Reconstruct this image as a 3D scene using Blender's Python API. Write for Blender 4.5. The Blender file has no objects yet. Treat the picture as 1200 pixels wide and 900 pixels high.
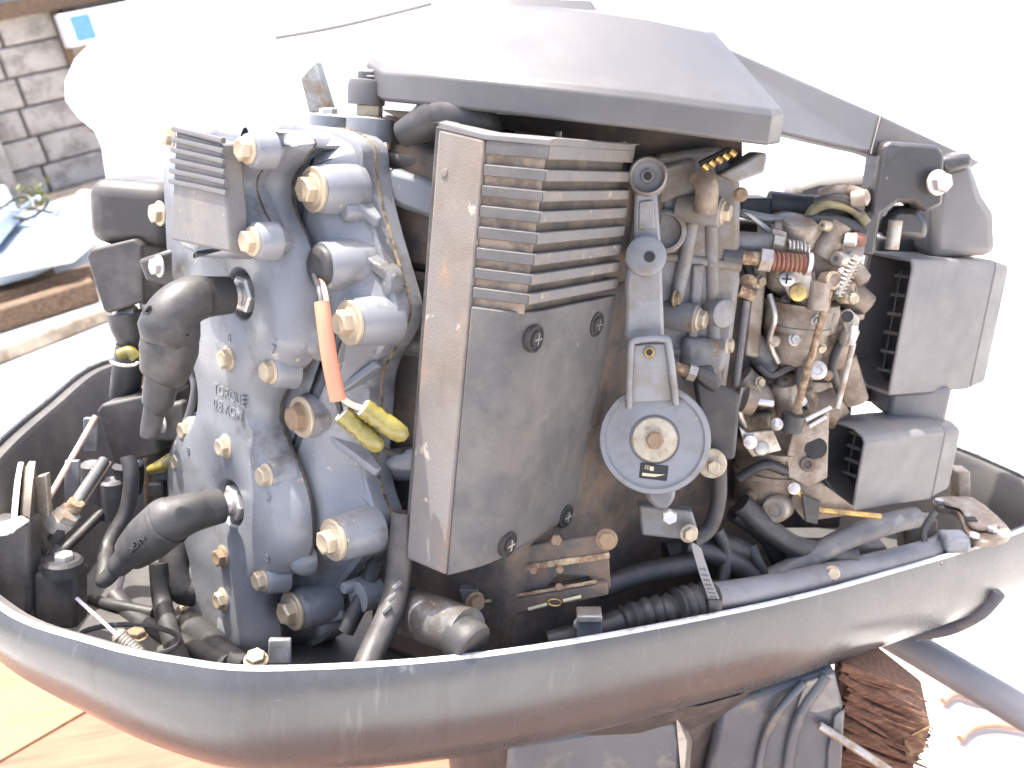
import bpy, bmesh, math, random
from mathutils import Vector as V, Matrix, Quaternion, noise
random.seed(7)
rad = math.radians
scene = bpy.context.scene
col = scene.collection

# ------------------------------------------------------------------ camera, light
FPX = 1100.0          # focal length in pixels of a 1200 px wide frame
DIST = 0.55
def cam_axes(pitch, roll):
    p, r = rad(pitch), rad(roll)
    f = V((0, math.cos(p), -math.sin(p))); u = V((0, math.sin(p), math.cos(p))); x = V((1, 0, 0))
    up = u*math.cos(r) - x*math.sin(r); rt = x*math.cos(r) + u*math.sin(r)
    return rt, up, f
def cam_matrix(loc, axes):
    rt, up, f = axes
    m = Matrix((rt, up, -f)).transposed().to_4x4(); m.translation = loc
    return m
AX_E = cam_axes(15, 4.6)            # the camera as the tilted motor sees it
AX_W = cam_axes(25, -11)            # the camera in the yard
CAM_E = -AX_E[2]*DIST
CAM_W = V((0, 0, 1.05))
ME = cam_matrix(CAM_E, AX_E); MW = cam_matrix(CAM_W, AX_W)
E2W = MW @ ME.inverted()            # motor frame -> world
cd = bpy.data.cameras.new('camera'); cam = bpy.data.objects.new('camera', cd); col.objects.link(cam)
cam.matrix_world = MW
cd.sensor_width = 36; cd.lens = 36*FPX/1200; cd.clip_start = 0.01; cd.clip_end = 500
cd.dof.use_dof = True; cd.dof.focus_distance = 0.57; cd.dof.aperture_fstop = 13
scene.camera = cam

SUN = V((-0.10, 0.17, 0.98)).normalized()
w = bpy.data.worlds.new('World'); scene.world = w; w.use_nodes = True
nt = w.node_tree; nt.nodes.clear()
sky = nt.nodes.new('ShaderNodeTexSky'); sky.sky_type = 'NISHITA'; sky.sun_disc = False
sky.sun_elevation = math.asin(SUN.z); sky.sun_rotation = math.atan2(SUN.x, SUN.y)
sky.air_density = 0.7; sky.dust_density = 5.0; sky.ozone_density = 0.6
bg = nt.nodes.new('ShaderNodeBackground'); bg.inputs[1].default_value = 0.15
ow = nt.nodes.new('ShaderNodeOutputWorld')
nt.links.new(sky.outputs[0], bg.inputs[0]); nt.links.new(bg.outputs[0], ow.inputs[0])
sd = bpy.data.lights.new('sun', 'SUN'); sd.energy = 2.5; sd.angle = rad(0.53); sd.color = (1, .96, .9)
so = bpy.data.objects.new('sun', sd); col.objects.link(so); so.rotation_euler = (-SUN).to_track_quat('-Z', 'Y').to_euler()
so.location = (0.5, 1, 4)
vs = scene.view_settings; vs.view_transform = 'Standard'; vs.look = 'None'; vs.gamma = 1; vs.exposure = 2.3

# ------------------------------------------------------------------ pixel rays (used once, to measure real planes)
def _ray(px, py, ax): return ax[2] + ax[0]*((px-600)/FPX) - ax[1]*((py-450)/FPX)
def PL(px, py, pt, n):
    d = _ray(px, py, AX_E); n = V(n); return CAM_E + d*(n.dot(V(pt)-CAM_E)/n.dot(d))
def PY(px, py, y): return PL(px, py, (0, y, 0), (0, 1, 0))
def PZ(px, py, z): return PL(px, py, (0, 0, z), (0, 0, 1))
def WL(px, py, pt, n):
    d = _ray(px, py, AX_W); n = V(n); return CAM_W + d*(n.dot(V(pt)-CAM_W)/n.dot(d))
def WZ(px, py, z=0): return WL(px, py, (0, 0, z), (0, 0, 1))
def WY(px, py, y): return WL(px, py, (0, y, 0), (0, 1, 0))

# ------------------------------------------------------------------ materials
def mat(name, c1, c2=None, rough=.5, metal=0, scale=60, dirt=None, damt=0.0, dscale=25, bump=.15, bscale=600,
        rvar=.12, coat=0, rand=0, stretch=None, spec=.5, fleck=None, flamt=0, streaks=()):
    m = bpy.data.materials.new(name); m.use_nodes = True; t = m.node_tree; N = t.nodes; L = t.links
    b = N['Principled BSDF']
    tc = N.new('ShaderNodeTexCoord'); src = tc.outputs['Object']
    if rand:
        oi = N.new('ShaderNodeObjectInfo'); ad = N.new('ShaderNodeVectorMath'); ad.operation = 'ADD'
        ml = N.new('ShaderNodeMath'); ml.operation = 'MULTIPLY'; ml.inputs[1].default_value = 7.3
        L.new(oi.outputs['Random'], ml.inputs[0]); L.new(src, ad.inputs[0]); L.new(ml.outputs[0], ad.inputs[1]); src = ad.outputs[0]
    if stretch:
        mp = N.new('ShaderNodeMapping'); mp.inputs['Scale'].default_value = stretch; L.new(src, mp.inputs[0]); src = mp.outputs[0]
    def nz(sc, det=5, r=.6):
        n = N.new('ShaderNodeTexNoise'); n.inputs['Scale'].default_value = sc; n.inputs['Detail'].default_value = det
        n.inputs['Roughness'].default_value = r; L.new(src, n.inputs['Vector']); return n
    def ramp(f, a, c):
        r = N.new('ShaderNodeValToRGB'); r.color_ramp.elements[0].position = a; r.color_ramp.elements[1].position = c
        L.new(f, r.inputs[0]); return r.outputs[0]
    def mix(f, a, c):
        x = N.new('ShaderNodeMix'); x.data_type = 'RGBA'
        L.new(f, x.inputs[0])
        if isinstance(a, tuple): x.inputs[6].default_value = (*a, 1)
        else: L.new(a, x.inputs[6])
        if isinstance(c, tuple): x.inputs[7].default_value = (*c, 1)
        else: L.new(c, x.inputs[7])
        return x.outputs[2]
    c2 = c2 or tuple(v*.8 for v in c1)
    n1 = nz(scale); colr = mix(ramp(n1.outputs[0], .35, .65), c1, c2)
    rgh = None
    if dirt:
        n2 = nz(dscale, 8, .68); lo = .62-damt*.45
        dm = ramp(n2.outputs[0], lo, lo+.16); colr = mix(dm, colr, dirt)
    if fleck:
        n4 = nz(dscale*5, 4, .6); lo = .74-flamt*.3
        colr = mix(ramp(n4.outputs[0], lo, lo+.05), colr, fleck)
    for sc_, sv, lo, hi, amt in streaks:          # drips, scuffs and scratches: (colour, mapping scale, threshold lo, hi, strength)
        mq = N.new('ShaderNodeMapping'); mq.inputs['Scale'].default_value = sv; mq.inputs['Rotation'].default_value = (0, .35 if sv[0] < sv[2] else 0, 0); L.new(src, mq.inputs[0])
        ns = N.new('ShaderNodeTexNoise'); ns.inputs['Scale'].default_value = 1; ns.inputs['Detail'].default_value = 5; ns.inputs['Roughness'].default_value = .65; L.new(mq.outputs[0], ns.inputs['Vector'])
        rr_ = ramp(ns.outputs[0], lo, hi); mm_ = N.new('ShaderNodeMath'); mm_.operation = 'MULTIPLY'; mm_.inputs[1].default_value = amt; L.new(rr_, mm_.inputs[0])
        colr = mix(mm_.outputs[0], colr, sc_)
    L.new(colr, b.inputs['Base Color'])
    n3 = nz(scale*2.5, 4); mr = N.new('ShaderNodeMapRange')
    mr.inputs[3].default_value = max(.03, rough-rvar); mr.inputs[4].default_value = min(1, rough+rvar)
    mr.inputs[1].default_value = .3; mr.inputs[2].default_value = .7
    L.new(n3.outputs[0], mr.inputs[0])
    if dirt and metal:
        inv = N.new('ShaderNodeMath'); inv.operation = 'MULTIPLY_ADD'; inv.inputs[1].default_value = -metal; inv.inputs[2].default_value = metal
        L.new(dm, inv.inputs[0]); L.new(inv.outputs[0], b.inputs['Metallic'])
    else: b.inputs['Metallic'].default_value = metal
    L.new(mr.outputs[0], b.inputs['Roughness'])
    b.inputs['Specular IOR Level'].default_value = spec
    if coat: b.inputs['Coat Weight'].default_value = coat; b.inputs['Coat Roughness'].default_value = .25
    if bump:
        n5 = nz(bscale, 3); bp = N.new('ShaderNodeBump'); bp.inputs['Strength'].default_value = bump; bp.inputs['Distance'].default_value = .001
        L.new(n5.outputs[0], bp.inputs['Height']); L.new(bp.outputs[0], b.inputs['Normal'])
    return m
MT = {}
MT['head'] = mat('blue_grey_paint', (.19, .196, .206), (.155, .16, .17), .38, 0, 30, (.085, .075, .065), .2, 24, .12, 900, coat=.15, fleck=(.34, .31, .26), flamt=.25, streaks=(((.06, .052, .045), (40, 40, 14), .62, .76, .5),))
MT['head_dark'] = mat('dark_blue_grey_paint', (.17, .178, .192), (.13, .137, .148), .5, 0, 40, (.07, .06, .05), .5, 26, .2, 700, fleck=(.3, .26, .2), flamt=.25)
MT['block'] = mat('grey_casting', (.225, .222, .215), (.175, .17, .165), .6, .1, 45, (.15, .12, .085), .42, 30, .35, 500, fleck=(.3, .27, .22), flamt=.25)
MT['block_dark'] = mat('dark_casting', (.085, .075, .067), (.058, .05, .045), .7, 0, 60, (.13, .09, .063), .42, 40, .4, 400)
MT['cover'] = mat('black_plastic_cover', (.08, .078, .076), (.06, .058, .057), .62, 0, 22, (.11, .10, .09), .36, 18, .35, 1500, fleck=(.2, .185, .17), flamt=.2, streaks=(((.045, .042, .04), (22, 22, 10), .56, .72, .7), ((.2, .185, .17), (140, 140, 30), .68, .76, .6)))
MT['cover_light'] = mat('greyed_plastic_slat', (.135, .13, .126), (.108, .104, .10), .6, 0, 30, (.17, .15, .13), .34, 30, .25, 1500, fleck=(.28, .23, .18), flamt=.3)
MT['cover_rust'] = mat('dusty_rust_film', (.17, .148, .125), (.135, .113, .093), .75, 0, 34, (.16, .145, .135), .46, 12, .35, 900, fleck=(.32, .28, .24), flamt=.34, streaks=(((.30, .16, .09), (40, 40, 18), .58, .74, .6), ((.10, .09, .085), (30, 30, 12), .60, .70, .7)))
MT['slot_dirt'] = mat('caked_brown_dirt', (.20, .145, .10), (.115, .095, .08), .9, 0, 90, (.30, .23, .17), .4, 60, .6, 700)
MT['slot_dark'] = mat('dark_slot', (.10, .083, .07), (.07, .06, .052), .8, 0, 60, (.14, .11, .085), .35, 50, .3, 600)
MT['fly'] = mat('grey_satin_plastic', (.085, .081, .079), (.075, .072, .07), .42, 0, 12, (.098, .093, .09), .3, 9, .12, 1600, rvar=.08)
MT['bowl'] = mat('grey_cowling_paint', (.082, .083, .083), (.067, .067, .067), .27, .3, 9, (.072, .068, .064), .3, 6, .08, 1800, coat=.25, rvar=.12, fleck=(.16, .16, .16), flamt=.06, streaks=(((.14, .14, .135), (90, 90, 7), .60, .70, .55), ((.05, .045, .04), (60, 60, 5), .60, .72, .6), ((.30, .30, .30), (25, 25, 420), .70, .74, .7), ((.26, .2, .15), (9, 9, 60), .66, .74, .4)))
MT['rim'] = mat('pale_rim_edge', (.55, .57, .58), (.44, .46, .47), .45, .1, 60, (.25, .22, .19), .25, 40, .2, 800)
MT['rubber'] = mat('black_rubber', (.035, .034, .033), (.028, .027, .026), .52, 0, 35, (.065, .06, .056), .3, 30, .15, 1500)
MT['rubber_grey'] = mat('greyed_rubber_hose', (.11, .108, .11), (.085, .083, .085), .55, 0, 35, (.15, .14, .13), .3, 40, .2, 900)
MT['hose_violet'] = mat('pale_violet_hose', (.165, .162, .168), (.14, .137, .143), .5, 0, 30, (.12, .11, .105), .25, 30, .1, 900)
MT['blackp'] = mat('black_plastic', (.055, .049, .045), (.043, .039, .036), .48, 0, 30, (.095, .086, .077), .3, 22, .15, 1200)
MT['floor'] = mat('tray_floor_black', (.075, .072, .07), (.06, .058, .056), .6, 0, 20, (.10, .09, .08), .35, 18, .2, 700)
MT['gold'] = mat('zinc_bolt', (.47, .415, .315), (.38, .32, .225), .40, .4, 120, (.30, .18, .09), .30, 140, .15, 1500, rand=1)
MT['rustbolt'] = mat('rusty_bolt', (.24, .15, .095), (.18, .105, .065), .7, .3, 150, (.42, .33, .2), .35, 160, .5, 900, rand=1)
MT['silver'] = mat('bright_steel', (.55, .54, .52), (.45, .43, .41), .42, .6, 120, (.3, .22, .15), .22, 110, .1, 1500, rand=1)
MT['ceramic'] = mat('plug_ceramic', (.72, .70, .67), (.6, .57, .53), .4, 0, 100, (.35, .25, .18), .25, 90, .1, 900)
MT['gasket'] = mat('tan_gasket_edge', (.34, .26, .15), (.2, .15, .09), .8, 0, 250, (.06, .045, .035), .45, 120, .5, 900)
MT['gapline'] = mat('dark_gasket_line', (.05, .035, .028), (.09, .06, .04), .8, 0, 250, (.18, .14, .11), .3, 160, .4, 900)
MT['orange'] = mat('salmon_heatshrink', (.56, .22, .13), (.50, .19, .115), .45, 0, 40, (.4, .2, .14), .2, 40, .1, 900)
MT['pink'] = mat('pale_pink_wire', (.70, .48, .38), (.6, .4, .3), .5)
MT['yellow'] = mat('yellow_crimp_sleeve', (.21, .185, .045), (.165, .14, .028), .28, 0, 120, (.20, .155, .03), .35, 110, .1, 500, coat=.4)
MT['tan'] = mat('stained_carburettor_metal', (.33, .29, .24), (.26, .22, .175), .5, .35, 60, (.16, .11, .07), .42, 40, .35, 500)
MT['brown'] = mat('varnished_brown_metal', (.19, .145, .105), (.14, .105, .075), .55, .25, 60, (.27, .21, .15), .4, 50, .4, 500)
MT['plate'] = mat('zinc_plate', (.42, .40, .36), (.34, .32, .28), .42, .6, 70, (.22, .16, .1), .35, 60, .2, 700)
MT['brass'] = mat('brass', (.55, .38, .14), (.45, .3, .1), .38, .8, 90, (.2, .12, .05), .3, 90, .2, 700)
MT['redspring'] = mat('red_painted_spring', (.22, .085, .055), (.17, .065, .042), .5, 0, 120, (.18, .09, .05), .4, 110)
MT['airbox'] = mat('grey_box_plastic', (.155, .148, .141), (.135, .129, .123), .5, 0, 20, (.175, .166, .156), .35, 18, .2, 1400)
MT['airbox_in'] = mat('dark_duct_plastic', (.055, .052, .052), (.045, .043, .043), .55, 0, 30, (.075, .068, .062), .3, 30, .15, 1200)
MT['bracket_black'] = mat('chipped_black_paint', (.038, .035, .033), (.038, .036, .036), .35, 0, 30, (.07, .065, .062), .3, 30, .15, 900, coat=.3, fleck=(.38, .35, .33), flamt=.16)
MT['ziptie'] = mat('grey_zip_tie', (.20, .20, .20), (.17, .17, .17), .5)
MT['leg'] = mat('lower_casing_paint', (.098, .103, .11), (.078, .082, .088), .45, .1, 20, (.2, .18, .14), .2, 26, .15, 900, coat=.15)
MT['leg_scrape'] = mat('scraped_casting', (.34, .31, .25), (.27, .25, .2), .7, .2, 40, (.18, .17, .16), .4, 40, .4, 500)
MT['wire_w'] = mat('white_lilac_wire', (.66, .58, .64), (.55, .47, .53), .4)
MT['cable'] = mat('steel_cable', (.5, .47, .42), (.38, .34, .3), .4, .7, 90)
MT['lever'] = mat('lever_grey_paint', (.20, .203, .207), (.17, .172, .175), .45, 0, 30, (.14, .12, .095), .25, 26, .12, 900, coat=.1, fleck=(.3, .27, .22), flamt=.15)
MT['olive'] = mat('dull_olive_tube', (.20, .175, .09), (.15, .13, .07), .5, 0, 60, (.1, .08, .05), .3, 60)
MT['label'] = mat('black_label', (.03, .03, .03), (.04, .037, .034), .7, 0, 80, spec=.2)
MT['cream'] = mat('worn_cream_print', (.58, .52, .34), (.46, .41, .27), .6, 0, 120)
# yard
MT['concrete'] = mat('sunlit_concrete', (.62, .60, .57), (.54, .52, .49), .9, 0, 3, (.42, .40, .36), .25, 1.2, .4, 60, spec=.2)
MT['soil'] = mat('dry_soil', (.42, .37, .30), (.33, .28, .22), .95, 0, 12, (.2, .16, .12), .4, 8, .8, 60, spec=.2)
MT['blockA'] = mat('grey_wall_block', (.40, .37, .335), (.34, .31, .28), .92, 0, 9, (.22, .20, .18), .35, 7, .7, 70, rand=1, spec=.2)
MT['mortar'] = mat('dark_joint', (.12, .11, .10), (.09, .08, .07), .95, 0, 20, spec=.1)
MT['timber'] = mat('weathered_timber', (.18, .125, .085), (.13, .085, .055), .85, 0, 20, (.08, .055, .04), .4, 9, .5, 120, stretch=(1, 12, 12), spec=.2)
MT['plank_y'] = mat('yellow_plank', (.21, .135, .07), (.21, .135, .07), .6, 0, 14, (.15, .09, .045), .3, 8, .25, 160, stretch=(.6, 9, 9), spec=.3)
MT['plank_r'] = mat('reddish_plank', (.23, .105, .06), (.19, .085, .05), .6, 0, 14, (.14, .065, .04), .3, 8, .25, 160, stretch=(.6, 9, 9), spec=.3)
MT['sheet'] = mat('white_sheet', (.82, .82, .81), (.78, .78, .77), .7, 0, 6, bump=.2, bscale=30, spec=.3)
MT['bluep'] = mat('pale_blue_plastic', (.30, .37, .44), (.26, .33, .41), .35, 0, 6, (.45, .48, .5), .25, 5, .1, 60, coat=.2)
MT['whitep'] = mat('white_plastic', (.70, .71, .72), (.64, .65, .66), .5, 0, 8)
MT['bluelabel'] = mat('blue_print', (.08, .22, .52), (.12, .3, .6), .5, 0, 40)
MT['leaf'] = mat('weed_leaf', (.11, .15, .035), (.16, .16, .05), .7, 0, 30, rand=1)
MT['coir'] = mat('brown_fibre', (.115, .05, .027), (.08, .033, .018), .85, 0, 60, (.18, .09, .05), .35, 50, .6, 300, stretch=(1, 6, 6))
MT['coirend'] = mat('pale_fibre_end', (.30, .19, .09), (.2, .12, .06), .9, 0, 200, (.1, .05, .03), .4, 120, .6, 600)
MT['pole'] = mat('grey_pole', (.27, .26, .255), (.23, .22, .215), .5, .1, 20)
MT['squiggle'] = mat('pinkish_root', (.36, .22, .15), (.3, .18, .12), .8)

# ------------------------------------------------------------------ mesh helpers
BASE = V((0.05, 0.15, -0.26))        # motor root, in the motor's own frame
def cr(pts, n=8, closed=False):
    pts = [V(p) for p in pts]; out = []; k = len(pts)
    rng = range(k if closed else k-1)
    for i in rng:
        if closed: a, b, c, d = pts[i-1], pts[i], pts[(i+1) % k], pts[(i+2) % k]
        else: a, b, c, d = pts[max(i-1, 0)], pts[i], pts[i+1], pts[min(i+2, k-1)]
        for j in range(n):
            t = j/n
            out.append(.5*((2*b)+(c-a)*t+(2*a-5*b+4*c-d)*t*t+(3*b-a-3*c+d)*t**3))
    if not closed: out.append(pts[-1])
    return out
def frame(ax):
    ax = V(ax).normalized(); t = V((0, 0, 1)) if abs(ax.z) < .9 else V((1, 0, 0))
    x = t.cross(ax).normalized(); y = ax.cross(x); return x, y, ax
class MB:
    def __init__(s): s.bm = bmesh.new()
    def face(s, pts):
        try: return s.bm.faces.new([s.bm.verts.new(p) for p in pts])
        except ValueError: return None
    def loft(s, rings, closed=True, cap0=True, cap1=True):
        vs_ = [[s.bm.verts.new(p) for p in r] for r in rings]; k = len(rings[0])
        for a, b in zip(vs_, vs_[1:]):
            for i in range(k if closed else k-1):
                j = (i+1) % k
                try: s.bm.faces.new((a[i], a[j], b[j], b[i]))
                except ValueError: pass
        if cap0 and closed: s.bm.faces.new(list(reversed(vs_[0])))
        if cap1 and closed: s.bm.faces.new(vs_[-1])
        return s
    def prism(s, poly, vec):
        vec = V(vec); return s.loft([[V(p) for p in poly], [V(p)+vec for p in poly]])
    def box(s, c, sz, ax=None):
        X, Y, Z = ax or (V((1, 0, 0)), V((0, 1, 0)), V((0, 0, 1))); c = V(c); a, b, d = [v/2 for v in sz]
        q = [c+X*i*a+Y*j*b for i, j in ((-1, -1), (1, -1), (1, 1), (-1, 1))]
        return s.loft([[p-Z*d for p in q], [p+Z*d for p in q]])
    def tube(s, pts, r, seg=10, n=0, closed=False, cap=True):
        pts = [V(p) for p in pts]; rs = r if isinstance(r, (list, tuple)) else [r]*len(pts)
        if n:
            P3 = cr(pts, n, closed); k = len(pts)
            rr = []
            for i in range(len(P3)):
                t = i/n; a = int(t) % k; b = (a+1) % k if closed else min(a+1, k-1); rr.append(rs[a]+(rs[b]-rs[a])*(t-int(t)))
            pts, rs = P3, rr
        rings = []; prev = None; m = len(pts)
        for i, p in enumerate(pts):
            d = (pts[min(i+1, m-1)]-pts[max(i-1, 0)])
            if d.length < 1e-9: d = V((0, 0, 1))
            d.normalize()
            if prev is None: x = frame(d)[0]
            else:
                x = prev - d*prev.dot(d)
                x = x.normalized() if x.length > 1e-6 else frame(d)[0]
            prev = x; y = d.cross(x)
            rings.append([p+(x*math.cos(a)+y*math.sin(a))*rs[i] for a in [2*math.pi*q/seg for q in range(seg)]])
        return s.loft(rings, True, cap, cap)
    def lathe(s, o, ax, prof, seg=24, rot=0):
        o = V(o); x, y, z = frame(ax); rings = []
        for t, r in prof:
            r = max(r, 1e-5)
            rings.append([o+z*t+(x*math.cos(a)+y*math.sin(a))*r for a in [2*math.pi*q/seg+rot for q in range(seg)]])
        return s.loft(rings)
    def cyl(s, o, ax, r, h, seg=20, ch=None):
        ch = r*.12 if ch is None else ch
        return s.lathe(o, ax, [(0, r), (h-ch, r), (h, r-ch)], seg)
    def spring(s, a, b, R, r, turns, seg=6):
        a, b = V(a), V(b); x, y, z = frame(b-a); L_ = (b-a).length; k = int(turns*10)
        return s.tube([a+z*(L_*i/k)+(x*math.cos(i*.6283)+y*math.sin(i*.6283))*R for i in range(k+1)], r, seg)
    def done(s, name, m, parent=None, bevel=0, sm=38, shift=True, sub=0, seg=2, recalc=True):
        bm = s.bm
        if shift and parent is not None:
            for v in bm.verts: v.co -= BASE
        if recalc: bmesh.ops.recalc_face_normals(bm, faces=bm.faces)
        for f in bm.faces: f.smooth = True
        bm.normal_update()
        lim = rad(sm)
        for e in bm.edges:
            if len(e.link_faces) == 2 and e.calc_face_angle(0) > lim: e.smooth = False
        me = bpy.data.meshes.new(name); bm.to_mesh(me); bm.free()
        me.materials.append(MT[m] if isinstance(m, str) else m)
        o = bpy.data.objects.new(name, me); col.objects.link(o)
        if parent is not None: o.parent = parent
        if bevel:
            b = o.modifiers.new('bevel', 'BEVEL'); b.width = bevel; b.segments = seg; b.limit_method = 'ANGLE'; b.angle_limit = rad(sm); b.harden_normals = False
        if sub:
            q = o.modifiers.new('subd', 'SUBSURF'); q.levels = sub; q.render_levels = sub
        return o
def tag(o, label, cat=None, group=None, kind=None):
    if label: o['label'] = label
    if cat: o['category'] = cat
    if group: o['group'] = group
    if kind: o['kind'] = kind
    return o
def inset_poly(P2, d, ds=None):          # P2: list of 2-D points (closed, ccw), moved inward by d
    k = len(P2); out = []
    ar = sum(P2[i][0]*P2[(i+1) % k][1]-P2[(i+1) % k][0]*P2[i][1] for i in range(k)); sg = 1 if ar > 0 else -1
    for i in range(k):
        a, b, c = V(P2[i-1]), V(P2[i]), V(P2[(i+1) % k])
        t = (c-a)
        if t.length < 1e-9: out.append(b); continue
        t.normalize(); out.append(b+V((-t.y, t.x))*(d+(ds[i] if ds else 0))*sg)
    return out

# ------------------------------------------------------------------ the motor root
motor = bpy.data.objects.new('outboard_motor', None); col.objects.link(motor)
motor.matrix_world = E2W @ Matrix.Translation(BASE); motor.empty_display_size = .05
tag(motor, 'grey outboard motor with its top cowl removed, bare engine standing in its lower cowling', 'outboard motor')

# bolts: shared meshes, local +Z outward
def bolt_mesh(kind):
    b = MB()
    if kind != 'plain': b.lathe((0, 0, 0), (0, 0, 1), [(0, 1.0), (.12, 1.0), (.2, .9), (.24, .72)], 24)
    b.lathe((0, 0, .15), (0, 0, 1), [(0, .80), (.5, .80), (.58, .72)], 6)
    b.lathe((0, 0, .71), (0, 0, 1), [(0, .66), (.05, .60), (.06, .50), (.045, .46), (.045, .01)], 20)
    o = b.done('bolt_'+kind, 'gold', sm=30, shift=False); me = o.data; bpy.data.objects.remove(o)
    m2 = me.copy(); m2.materials.clear(); m2.materials.append(MT['rustbolt'])
    m3 = me.copy(); m3.materials.clear(); m3.materials.append(MT['silver'])
    return {'gold': me, 'rustbolt': m2, 'silver': m3}
BM_ = {'flange': bolt_mesh('flange'), 'plain': bolt_mesh('plain')}
def washer_mesh():
    b = MB(); b.lathe((0, 0, -.05), (0, 0, 1), [(0, 1.32), (.14, 1.32), (.2, 1.25), (.2, .7)], 24)
    o = b.done('washer', 'gold', shift=False); me = o.data; bpy.data.objects.remove(o); return me
WASH = washer_mesh()
def bolt(p, ax, r, parent, m='gold', kind='flange', washer=False, name='bolt', h=1.0):
    o = bpy.data.objects.new(name, BM_[kind][m]); col.objects.link(o); o.parent = parent
    q = V(ax).to_track_quat('Z', 'Y') @ Quaternion((0, 0, 1), random.uniform(0, 1.05))
    mm = Matrix.Translation(V(p)-BASE) @ q.to_matrix().to_4x4() @ Matrix.Diagonal((r, r, r*h, 1)); o.matrix_local = mm
    if washer:
        w_ = bpy.data.objects.new('washer', WASH); col.objects.link(w_); w_.parent = parent; w_.matrix_local = mm
    return o
def part(name, m, parent=None, label=None, **k):
    return lambda b: tag(b.done(name, m, motor if parent is None else parent, **k), label)

# ================================================================== the yard (setting)
g = MB(); g.face([(-60, -20, 0), (60, -20, 0), (60, 120, 0), (-60, 120, 0)])
tag(g.done('ground', 'concrete'), None, kind='structure')
def sthing(b, name, m, label, cat, group=None, **k): return tag(b.done(name, m, None, **k), label, cat, group)
# far brighter apron of ground, soil strip by the wall
WH = V((.85, .53, 0)).normalized(); WN = V((.53, -.85, 0)).normalized(); W0 = WZ(75, 222, 0)
def WQ(x, y): return WL(x, y, W0, WN)
so_ = [WZ(-60, 330, .004), WZ(40, 300, .004), WZ(150, 262, .004), WZ(200, 175, .004), WZ(60, 200, .004), WZ(-80, 240, .004)]
b = MB(); b.face(so_); tag(b.done('soil_strip', 'soil'), None, kind='structure')
# block wall
wall = MB(); bw = (WQ(66, 100)-WQ(6, 115)).dot(WH)*1.25; bh = abs(WQ(40, 100).z-WQ(40, 133).z)*1.12
a0 = W0-WH*bw*3.2; core_ = [a0+WN*-.02, a0+WH*bw*9-WN*.02, a0+WH*bw*9-WN*.2, a0-WN*.2]
wall.loft([core_, [p+V((0, 0, bh*11)) for p in core_]]); wl = sthing(wall, 'block_wall', 'mortar', 'rough grey concrete block wall in dark joints behind the yard', 'wall')
blk = MB(); blk.box((0, 0, 0), (bw*.955, .12, bh*.93)); bo = blk.done('block', 'blockA', wl, bevel=.012, shift=False); bme = bo.data; first = True
for j in range(11):
    for i in range(9):
        o = bo if first else bpy.data.objects.new('block', bme)
        if not first:
            col.objects.link(o); o.parent = wl; md = o.modifiers.new('bevel', 'BEVEL'); md.width = .012; md.segments = 2
        first = False
        p = a0+WH*(bw*(i+.5+(.5 if j % 2 else 0)*.25))-WN*(.06+random.uniform(-.012, .012)); p.z = bh*(j+.5)
        o.matrix_local = Matrix.Translation(p) @ Matrix.Rotation(math.atan2(WH.y, WH.x)+random.uniform(-.02, .02), 4, 'Z') @ Matrix.Rotation(random.uniform(-.012, .012), 4, 'Y')
# pilaster at the left of the wall, timber rail on top
p0 = WQ(18, 205); b = MB(); q = [p0-WH*.11, p0-WH*.02, p0-WH*.02+WN*.10, p0-WH*.11+WN*.10]
b.loft([[V((p.x, p.y, 0)) for p in q], [V((p.x-.0, p.y, bh*9)) for p in q]]); sthing(b, 'leaning_post', 'blockA', 'pale concrete post standing against the block wall', 'post', bevel=.01)
tz = WQ(35, 8); b = MB(); b.box(V((tz.x, tz.y, tz.z))+WN*.05, (bw*7, .12, .10), (WH, -WN, V((0, 0, 1)))); sthing(b, 'timber_rail', 'timber', 'brown weathered timber rail along the top of the block wall', 'timber', bevel=.008)
bxq = WQ(118, 28)+WN*.14; s_ = bw/60
b = MB(); b.box(bxq, (84*s_, .14, 30*s_), (WH, -WN, V((0, 0, 1)))); crate = sthing(b, 'storage_box', 'whitep', 'pale storage box with a blue picture on its end, hung on the block wall', 'box', bevel=.008)
b = MB(); b.box(bxq+WN*.0715-WH*24*s_, (18*s_, .004, 22*s_), (WH, -WN, V((0, 0, 1)))); c_ = b.done('blue_print', 'bluelabel', crate, shift=False)
b = MB(); b.box(bxq+WN*.0715+WH*12*s_+V((0, 0, 7*s_)), (46*s_, .004, 7*s_), (WH, -WN, V((0, 0, 1)))); b.done('white_strip', 'sheet', crate, shift=False)
# dark strip added in place of the dark vertical gap in the blocks
b = MB(); b.box(WQ(82, 70)+WN*.03, (.05, .06, bh*5), (WH, -WN, V((0, 0, 1)))); sthing(b, 'dark_gap_strip', 'timber', 'dark narrow strip added for a gap in the wall below the storage box', 'gap strip')
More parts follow.
